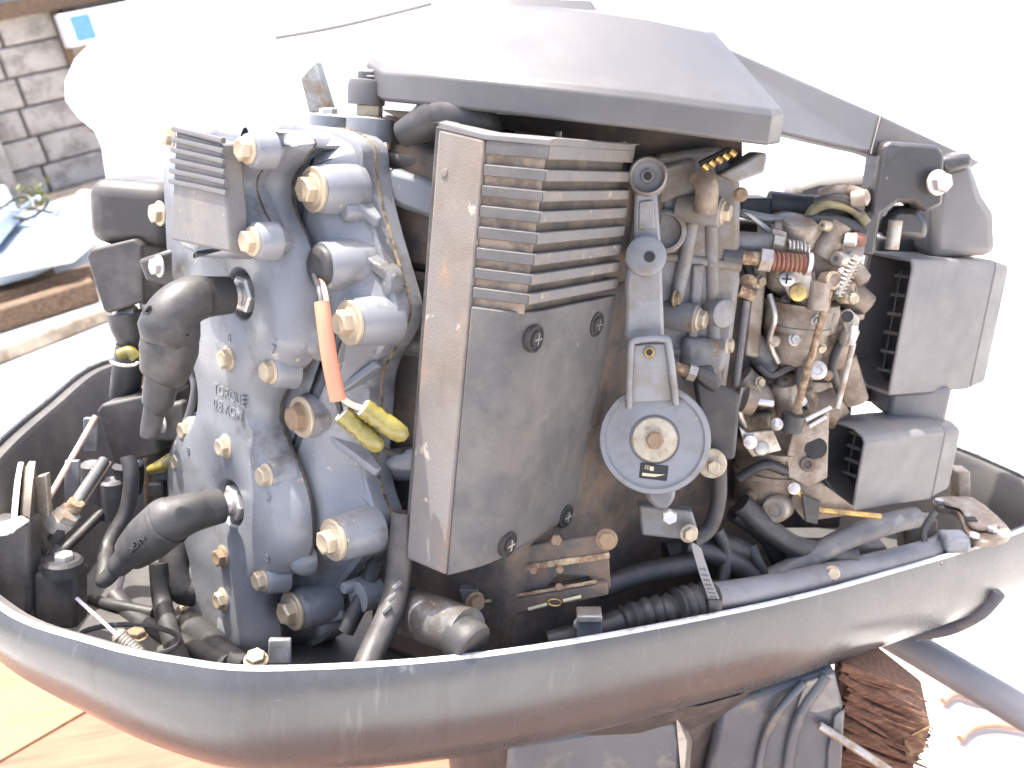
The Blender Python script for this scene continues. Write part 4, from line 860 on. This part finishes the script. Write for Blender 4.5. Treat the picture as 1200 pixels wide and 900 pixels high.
duct('air_duct', K1, K1b, (1194, 300), (1019, 286), [(.05, 0), (1, 0), (1, .83), (.55, 1), (0, 1), (0, .05)], .78, 'upper grey plastic air intake duct with barred mouth', 5)
K2 = PY(1016, 509, .165); K2b = PY(1006, 600, .165)
duct('air_duct', K2, K2b, (1136, 496), (964, 478), [(.28, -.02), (.95, .0), (1, .08), (1, .68), (.25, 1), (0, 1), (0, .1), (.06, .04)], .76, 'lower grey plastic air intake duct below the other', 4)
sil = plate('silencer_body', [(1098, 195), (1140, 188), (1155, 230), (1168, 250), (1170, 300), (1090, 305)], .235, .06, 'airbox', bevel=.008, label='grey plastic intake silencer body above the upper duct')
plate('silencer_web', [(1045, 460), (1118, 455), (1108, 500), (1040, 490)], .225, .05, 'airbox', bevel=.004)
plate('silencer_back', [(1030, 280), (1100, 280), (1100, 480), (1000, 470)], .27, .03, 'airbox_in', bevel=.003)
br = plate('black_bracket', [(1022, 250), (1034, 172), (1042, 165), (1100, 170), (1108, 182), (1106, 240), (1085, 250), (1070, 238), (1052, 238), (1034, 252), (1026, 300), (1006, 300), (1004, 262)], .195, .035, 'bracket_black', bevel=.005, label='chipped black painted bracket holding the silencer')
plate('bracket_arch', [(1034, 262), (1050, 242), (1075, 242), (1090, 260), (1090, 282), (1036, 280)], .208, .03, 'bracket_black', br, .006)
rod('silencer_stud', 1050, 258, 1045, 292, .20, .0052, 'plate', br); fbolt(1098, 214, .188, .0095, br, 'silver', ax=V((.3, -.9, .1)), washer=False, h=1.3)
plate('bracket_ear', [(1098, 186), (1140, 178), (1142, 196), (1108, 205)], .225, .03, 'bracket_black', br, .004)

# ------------------------------------------------------------------ bottom of the tray: hoses, latch, brackets
hz('fuel_hose', [(835, 700, .076), (900, 690, .103), (980, 673, .143), (1060, 654, .187), (1092, 645, .212), (1108, 634, .235)], .0105, 'hose_violet', label='pale violet grey hose lying along the tray rim')
hz('fuel_hose', [(880, 690, .135), (930, 665, .145), (985, 634, .155), (1040, 614, .17), (1072, 606, .185)], .0088, 'rubber_grey', label='dark grey hose with an open cut end')
hz('power_cable', [(640, 750, .045), (690, 740, .055), (735, 726, .065)], [.006, .008, .0095], 'rubber', n=6)
b = MB()
pts = [PY(728, 728, .065), PY(760, 718, .07), PY(790, 713, .075), PY(815, 707, .082), PY(842, 702, .088)]
P3 = cr(pts, 8); b.tube(P3, [.0105+.0016*math.sin(i*1.9)+(.003 if i > 16 else 0) for i in range(len(P3))], 16); tag(b.done('corrugated_sleeve', 'rubber', motor, sm=50), 'ribbed black cable sleeve beside the zip tie')
hz('thin_cable', [(740, 732, .062), (790, 728, .07), (840, 724, .08)], .0035, 'rubber', n=5)
b = MB(); zp = [PY(815, 638, .062), PY(820, 655, .062), PY(828, 680, .064), PY(836, 700, .066), PY(838, 716, .068)]
Z3 = cr(zp, 4)
b.loft([[p+V((-.0042*w_, 0, .001)), p+V((.0042*w_, 0, -.001)), p+V((.0042*w_, .0016, -.001)), p+V((-.0042*w_, .0016, .001))] for p, w_ in zip(Z3, [.45]+[.85+.02*i for i in range(len(Z3)-1)])])
zt_ = tag(b.done('zip_tie', 'ziptie', motor, bevel=.0004), 'grey zip tie with its tail standing up')
for i in range(8):
    p = Z3[6+i] if 6+i < len(Z3) else Z3[-1]
    b = MB(); b.box(p+V((0, -.0004, 0)), (.0044, .0008, .0012)); b.done('ratchet_tooth', 'rubber_grey', zt_)
bxp('zip_tie_head', 830, 704, 846, 722, .064, .008, 'rubber', zt_, .001)
# rusty stay bracket
st_ = plate('stay_bracket', [(612, 640), (712, 626), (716, 690), (705, 694), (690, 676), (655, 674), (640, 690), (612, 694)], .055, .004, 'block_dark', bevel=.001, label='rust-edged stay bracket under the ignition cover')
plate('bracket_edge', [(614, 662), (714, 648), (715, 655), (614, 670)], .0535, .002, 'rustbolt', st_)
fbolt(711, 632, .045, .0072, st_, 'rustbolt'); fbolt(652, 632, .052, .0048, st_, 'rustbolt', kind='plain')
for x, y in ((625, 668), (656, 667), (655, 687)): fbolt(x, y, .05, .0034, st_, 'rustbolt', kind='plain')
rail = plate('support_rail', [(548, 712), (712, 682), (714, 698), (552, 732)], .05, .015, 'block_dark', bevel=.002); 
plate('rail_edge', [(560, 705), (700, 680), (700, 684), (560, 709)], .0495, .002, 'rustbolt', rail)
rod('rail_marking', 619, 714, 641, 708, .0488, .0012, 'cream', rail); rod('rail_marking', 660, 704, 681, 699, .0488, .0012, 'cream', rail)
b = MB(); pc_ = PY(650, 706, .048); b.tube([pc_+V((.0045*math.cos(a), 0, .0025*math.sin(a))) for a in [k*math.pi/8 for k in range(16)]], .0007, 6, 0, True); b.done('rail_marking', 'brass', rail)
fbolt(556, 705, .04, .0072, None, 'rustbolt', ax=V((.5, -.8, .1))); plate('lug', [(538, 690), (560, 692), (562, 715), (545, 716)], .048, .01, 'block')
hz('starter_tube', [(478, 716, .04), (510, 728, .02), (548, 742, .0)], [.0165, .0165, .016], 'head_dark', n=4, seg=24, label='stubby blue-grey tube with a black end cap')
hz('tube_cap', [(538, 746, .0), (552, 754, -.008), (556, 757, -.01)], [.015, .015, .0135], 'rubber', n=3, seg=24)
plate('exhaust_plate', [(405, 640), (500, 640), (560, 690), (555, 725), (480, 690), (410, 720)], .085, .03, 'head_dark', bevel=.004)
hz('taped_cable', [(425, 790, -.015), (440, 755, .0), (458, 715, .015), (466, 680, .03), (470, 640, .035), (474, 600, .04)], .0085, 'blackp', label='shiny taped black cable rising beside the ignition cover')
b = MB()
for k in range(4): b.tube([PY(461+k*-6, 690+k*14, .005), PY(470-k*6, 682+k*14, .008)], .0016, 6)
b.done('tape_wrinkle', 'rubber_grey', motor)
hz('power_cable', [(440, 660, .06), (430, 690, .05), (405, 740, .04)], .006, 'rubber')
for pts, r in (([(800, 640, .125), (860, 660, .135), (900, 700, .14)], .009), ([(860, 600, .16), (900, 630, .165), (925, 680, .17)], .008), ([(780, 650, .13), (840, 640, .14), (880, 650, .15)], .010), ([(868, 590, .15), (930, 640, .15), (1000, 650, .16)], .009), ([(700, 690, .09), (760, 670, .10), (820, 660, .11)], .008), ([(840, 620, .13), (850, 650, .13), (845, 690, .12)], .005), ([(880, 640, .145), (888, 660, .14), (905, 690, .14)], .005)):
    hz('loom_hose', pts, r, random.choice(['rubber', 'blackp', 'rubber']), n=6)
plate('tray_bracket', [(860, 640), (985, 640), (990, 690), (870, 690)], .20, .02, 'brown', bevel=.003); bxp('tray_block', 1000, 640, 1040, 672, .19, .03, 'tan')
fbolt(975, 672, .13, .006, None, 'gold'); fbolt(958, 676, .13, .0045, None, 'gold')
# rim clips
for x0, y0, x1, y1, Y in ((676, 726, 706, 762, .042), (967, 680, 992, 715, .150), (314, 750, 340, 778, -.034), (97, 490, 114, 530, .12), (75, 540, 92, 590, .09)):
    c = bxp('rim_clip', x0, y0, x1, y1, Y, .004, 'head', None, .001); 
bxp('clip_top', 676, 722, 706, 730, .036, .014, 'plate', None, .001); bxp('clip_top', 967, 676, 992, 683, .146, .012, 'plate', None, .001)
fbolt(681, 732, .05, .0055, None, 'silver')
fbolt(300, 774, -.02, .0075, None, 'gold', ax=V((0, -.3, 1)))
# latch plate at the front end of the tray
LZ = PY(1150, 620, .24).z
lat = [V((p.x, p.y, LZ)) for p in [PZ(x, y, LZ) for x, y in ((1092, 592), (1108, 588), (1140, 590), (1178, 622), (1180, 636), (1150, 642), (1132, 632), (1120, 606), (1098, 600))]]
b = MB(); b.prism(cr(lat, 3, True), (0, 0, .006)); la = tag(b.done('latch_plate', 'tan', motor, bevel=.0012), 'rusty pressed metal cowl latch at the front end of the tray')
b = MB(); b.prism([p*.72+sum(lat, V())/len(lat)*.28+V((0, 0, .007)) for p in cr(lat, 3, True)], (0, 0, .004)); b.done('latch_step', 'tan', la, bevel=.002)
b = MB(); b.prism([PZ(x, y, LZ+.0112) for x, y in ((1130, 606), (1142, 606), (1146, 611), (1134, 611))], (0, 0, .0006)); b.done('latch_slot', 'label', la)
for x, y in ((1100, 590), (1141, 630), (1162, 623)): bolt(PZ(x, y, LZ+.007), (0, 0, 1), .0055, la, 'silver', kind='plain')
bxp('latch_post', 1122, 553, 1138, 590, .30, .02, 'tan'); hz('latch_cable', [(1095, 600, .22), (1082, 625, .21), (1090, 650, .20), (1105, 662, .19)], .003, 'blackp'); bxp('tray_wall_pad', 1060, 610, 1100, 650, .235, .02, 'tan')
bxp('tray_post', 1108, 630, 1140, 650, .20, .02, 'head', None, .004)

# ------------------------------------------------------------------ left end: coils, leads, cables
def coil(x0, y0, x1, y1, Y, lab):
    c = [PY(x0+6, y0+10, Y), PY(x1-12, y0-2, Y), PY(x1-2, y0+6, Y), PY(x1, y1-14, Y), PY(x0+26, y1, Y), PY(x0+20, y1-4, Y), PY(x0, y0+18, Y)]
    b = MB(); b.prism(c, (.012, .045, .004)); o = tag(b.done('ignition_coil', 'blackp', motor, bevel=.004, seg=3, sm=25), lab); return o
coil(100, 282, 168, 368, .15, 'upper black ignition coil cap beside the head')
coil(112, 464, 186, 546, .145, 'lower black ignition coil cap beside the head')
hz('coil_boot', [(146, 366, .165), (150, 385, .165), (156, 412, .165)], [.0135, .0125, .008], 'rubber'); hz('ignition_lead', [(154, 405, .165), (150, 430, .165), (146, 465, .17)], .0115, 'rubber', n=4)
hz('coil_boot', [(150, 545, .16), (152, 562, .16), (152, 580, .155)], [.012, .011, .008], 'rubber')
rod('boot_ring', 137, 372, 160, 366, .163, .006, 'plate')
b = MB(); q = PY(148, 420, .14); b.tube([q+V((.010*math.cos(a), -.004, .0035*math.sin(a)-.001)) for a in [math.pi+k*math.pi/10 for k in range(11)]], .0013, 6); b.done('wire_tie', 'ceramic', motor)
hz('crimp_connector', [(140, 416, .15), (152, 412, .15), (160, 420, .15)], .0045, 'yellow'); hz('crimp_connector', [(174, 551, .14), (190, 546, .14), (204, 538, .142)], [.003, .0055, .006], 'yellow')
b = MB(); b.box(PY(178, 246, .20), (.062, .09, .048)); b.done('rear_housing', 'blackp', motor, bevel=.012, seg=3)
bxp('housing_end', 131, 212, 152, 276, .16, .08, 'blackp', None, .008)
fbolt(188, 250, .11, .0085, None, 'gold', ax=HN); fbolt(187, 312, .12, .0078, None, 'silver', ax=HN); fbolt(190, 496, .125, .0072, None, 'silver', ax=HN)
plate('coil_plate', [(160, 305), (205, 290), (210, 340), (170, 330)], .128, .01, 'blackp', bevel=.003); plate('coil_plate', [(168, 480), (215, 470), (218, 520), (172, 516)], .13, .01, 'blackp', bevel=.003)
b = MB(); b.box(PY(212, 440, .215), (.05, .06, .24)); b.done('rear_casting', 'block_dark', motor, bevel=.01)
rod('casting_web', 196, 440, 188, 500, .15, .008, 'head_dark'); hz('thin_cable', [(222, 430, .135), (228, 455, .13), (220, 490, .13), (210, 500, .14)], .0028, 'rubber_grey')
for i, (x, y) in enumerate(((188, 555), (205, 560), (182, 575), (200, 582))): bxp('plug_connector', x-10, y-8, x+10, y+8, .14+i*.004, .02, 'blackp' if i else 'rubber_grey', None, .0015)
hz('harness_hose', [(214, 630, .13), (205, 660, .12), (215, 690, .115), (235, 690, .12)], .012, 'rubber', label='fat black hose behind the lower boot')
hz('harness_hose', [(186, 660, .11), (190, 705, .10), (200, 745, .07), (214, 782, .03)], .0072, 'rubber'); hz('harness_hose', [(134, 698, .13), (160, 725, .11), (200, 748, .08), (270, 778, .03)], .007, 'rubber')
hz('loom_sleeve', [(222, 735, .10), (240, 748, .08), (262, 765, .05), (290, 780, .02)], [.0125, .012, .009, .006], 'rubber', label='tapered black loom sleeve at the foot of the head'); 
hz('thin_cable', [(88, 700, .14), (130, 708, .12), (180, 718, .11)], .0045, 'rubber'); hz('thin_cable', [(130, 590, .15), (80, 640, .12), (60, 655, .10)], .004, 'rubber'); hz('thin_cable', [(148, 590, .17), (150, 640, .15), (140, 690, .14)], .0022, 'wire_w', n=6, seg=8)
# control cables and posts at the far left
for x0, y0, x1, y1, Y in ((0, 612, 34, 722, .03), (38, 672, 90, 738, .035)): bxp('cable_post', x0-(16 if x0 == 0 else 0), y0, x1, y1, Y, .018, 'blackp', None, .003)
knob('post_cap', 74, 664, .04, (0, 0, 1), [(-.004, .013), (.004, .013), (.006, .011)], 'rubber'); bolt(PY(75, 658, .04), (0, 0, 1), .008, motor, 'silver')
b = MB(); b.lathe(PY(38, 592, .06), V((-.9, -.4, .1)), [(0, .030), (.004, .030), (.006, .026), (.005, .012), (.01, .010), (.011, .003)], 36); tag(b.done('cable_drum', 'tan', motor), 'worn pale metal cable drum at the stern end of the tray')
b = MB(); b.lathe(PY(24, 590, .055), V((-.9, -.4, .1)), [(0, .028), (.003, .028), (.004, .02)], 36); b.done('drum_cheek', 'ceramic', motor)
plate('drum_arm', [(40, 560), (54, 556), (60, 640), (48, 652)], .055, .006, 'tan'); plate('white_tab', [(-10, 618), (20, 608), (30, 614), (8, 628), (-10, 630)], .025, .006, 'whitep')
rod('shift_rod', 112, 488, 57, 584, .12, .0020, 'pink', Y2=.07); rod('shift_rod', 128, 542, 96, 590, .12, .0018, 'pink', Y2=.08); rod('shift_cable', 122, 540, 86, 594, .11, .0042, 'rubber_grey', Y2=.065)
rod('cable_ferrule', 90, 588, 80, 604, .065, .0055, 'rustbolt'); rod('cable_nut', 82, 600, 70, 612, .06, .0085, 'plate', seg=6); rod('cable_nut', 76, 606, 66, 618, .06, .0095, 'silver', seg=6); rod('cable_boot', 72, 616, 66, 632, .058, .0062, 'blackp'); rod('cable_core', 68, 630, 60, 655, .056, .0016, 'cable'); rod('cable_core', 66, 630, 46, 656, .058, .0014, 'cable')
rod('clevis', 40, 660, 62, 662, .05, .007, 'blackp'); fbolt(50, 668, .045, .005, None, 'rustbolt')
hz('pull_wire', [(62, 676, .045), (95, 706, .035), (138, 745, .02)], .0013, 'wire_w', n=4, seg=6, label='thin pale lilac pull wire'); b = MB(); b.spring(PY(140, 746, .02), PY(166, 768, .012), .0036, .0013, 8); b.done('wire_spring', 'plate', motor); knob('wire_nipple', 139, 745, .02, V((1, 0, -.8)), [(-.003, .003), (0, .0055), (.004, .005), (.006, .003)], 'plate')
b = MB(); q = PZ(150, 750, PY(150, 750, .03).z); b.tube([q+V((.034*math.cos(a), .020*math.sin(a), 0)) for a in [k*math.pi/16 for k in range(33)]], .0018, 6); b.done('floor_ring', 'rubber', motor); bolt(q+V((.004, .004, 0)), (0, 0, 1), .0075, motor, 'rustbolt')
for x, y in ((108, 545), (130, 565)): knob('floor_stud', x, y, .15, (0, 0, 1), [(-.03, .009), (0, .009), (.002, .007), (.001, .004)], 'rubber_grey')

# ------------------------------------------------------------------ below the tray: mid section and clamp bracket
def leg(name, px, Y, th, m, label=None, bevel=.006): return plate(name, px, Y, th, m, None, bevel, label=label)
b = MB()
def lring(cx, cy, z, a, c): return [V((cx+a*math.cos(t), cy+c*math.sin(t), z)) for t in [k*math.pi/12 for k in range(24)]]
b.loft([lring(.08, .16, -.245, .15, .11), lring(.08, .17, -.30, .12, .085), lring(.08, .17, -.45, .10, .065), lring(.09, .17, -.555, .085, .055)]); tag(b.done('driveshaft_housing', 'blackp', motor, sm=50), 'mid section casing below the tray, coloured dark for the shaded gap')  # black colour puts the gap's shade onto the casing
leg('mount_cover', [(596, 868), (700, 850), (798, 838), (806, 868), (800, 960), (590, 960)], .075, .05, 'leg', 'blue-grey mount cover under the tray', .008)
b = MB(); b.loft([[PY(792, 838, .073), PY(805, 868, .073), PY(800, 930, .073)], [PY(798, 838, .10), PY(811, 868, .10), PY(806, 930, .10)]], True); b.done('cover_lip', 'plate', motor)
cl = leg('clamp_bracket', [(842, 828), (900, 806), (945, 792), (980, 786), (990, 830), (982, 960), (820, 960), (832, 890)], .12, .06, 'leg', 'grey clamp bracket with curved ribs and scraped end', .006)
b = MB(); b.tube([PY(942, 800, .118), PY(915, 830, .112), PY(895, 870, .1165), PY(885, 930, .114)], .0035, 10, 6); b.done('bracket_rib', 'leg', cl, sm=60)
b = MB(); b.tube([PY(968, 792, .118), PY(942, 830, .1165), PY(928, 870, .1165), PY(920, 930, .117)], .0045, 10, 6); b.done('bracket_rib', 'leg', cl, sm=60)
plate('scraped_face', [(944, 800), (978, 790), (984, 828), (958, 836), (934, 832)], .1165, .003, 'leg_scrape', cl, .001)
b = MB(); b.loft([[PY(990, 830, .118), PY(978, 838, .115), PY(970, 880, .115), PY(968, 930, .115), PY(984, 930, .118)], [PY(990, 830, .13), PY(978, 838, .13), PY(970, 880, .13), PY(968, 930, .13), PY(984, 930, .13)]]); b.done('bracket_edge', 'leg', cl, bevel=.002)

# rotten wooden stand board, pale pipe and twigs at the lower right
def EW(p): return E2W @ V(p)
bp_ = [PY(x, y, .135) for x, y in ((982, 776), (1000, 780), (1045, 815), (1092, 852), (1074, 892), (1050, 960), (975, 960))]
b = MB(); b.prism([EW(p) for p in bp_], EW(V((.02, .07, 0)))-EW(V((0, 0, 0)))); board = sthing(b, 'stand_board', 'coir', 'frayed rotten brown board gripped by the clamp bracket', 'board', bevel=.003)
b = MB(); random.seed(3)
for i in range(70):
    t = random.random(); p = PY(1000+t*90, 782+t*70, .137+random.uniform(0, .06)) if i % 2 else PY(1092-t*22, 852+t*44, .136+random.uniform(0, .05))
    d = V((random.uniform(.2, .9), random.uniform(-.4, .4), random.uniform(-.1, .7) if i % 2 else random.uniform(-.8, .3))).normalized()
    L_ = random.uniform(.002, .007); k_ = V((random.uniform(-1, 1), random.uniform(-1, 1), random.uniform(-1, 1)))*.002
    b.tube([EW(p), EW(p+d*L_*.5+k_), EW(p+d*L_)], [.0008, .0006, .0003], 4)
for i in range(34):
    t = (i+.5)/34; a_ = PY(984+random.uniform(-2, 10), 781+t*105+random.uniform(-3, 3), .1335-random.uniform(0, .006))
    e_ = PY(1000+random.uniform(.45, 1.0)*92, 800+t*96+random.uniform(-6, 6)+random.uniform(10, 32), .1335-random.uniform(0, .005)); r_ = random.uniform(.0016, .0034)
    q = MB(); q.tube([EW(a_), EW(a_*.6+e_*.4+V((0, -.001, random.uniform(-.003, .003)))), EW(e_)], [r_, r_*.9, r_*.25], 5, 3); q.done('splinter', 'coir', board, shift=False, sm=20)
tag(b.done('frayed_fibre', 'coir', board, shift=False), None, kind='stuff')
b = MB(); b.prism([EW(PY(x, y, .133)) for x, y in ((1060, 868), (1090, 852), (1082, 880), (1062, 898))], EW(V((.0, .002, 0)))-EW(V((0, 0, 0)))); b.done('pale_end', 'coirend', board, shift=False)
b = MB(); b.tube([EW(PY(960, 850, .115)), EW(PY(1000, 875, .11)), EW(PY(1060, 915, .10))], .0035, 12); sthing(b, 'pale_pipe', 'plate', 'thin pale pipe crossing the frayed board', 'pipe', sm=60)
for lab, pts in (('curled brown twig on the pale ground beside the grey pole', ((1105, 822), (1120, 812), (1140, 818), (1165, 822))), ('long bent brown twig on the pale ground below the grey pole', ((1125, 866), (1140, 852), (1170, 848), (1215, 856))), ('faint upright twig on the pale ground behind the frayed board', ((1058, 840), (1062, 815), (1068, 800)))):
    b = MB(); b.tube([WZ(x, y, .012) for x, y in pts], .006, 8, 5); sthing(b, 'twig', 'squiggle', lab, 'twig', sm=60)
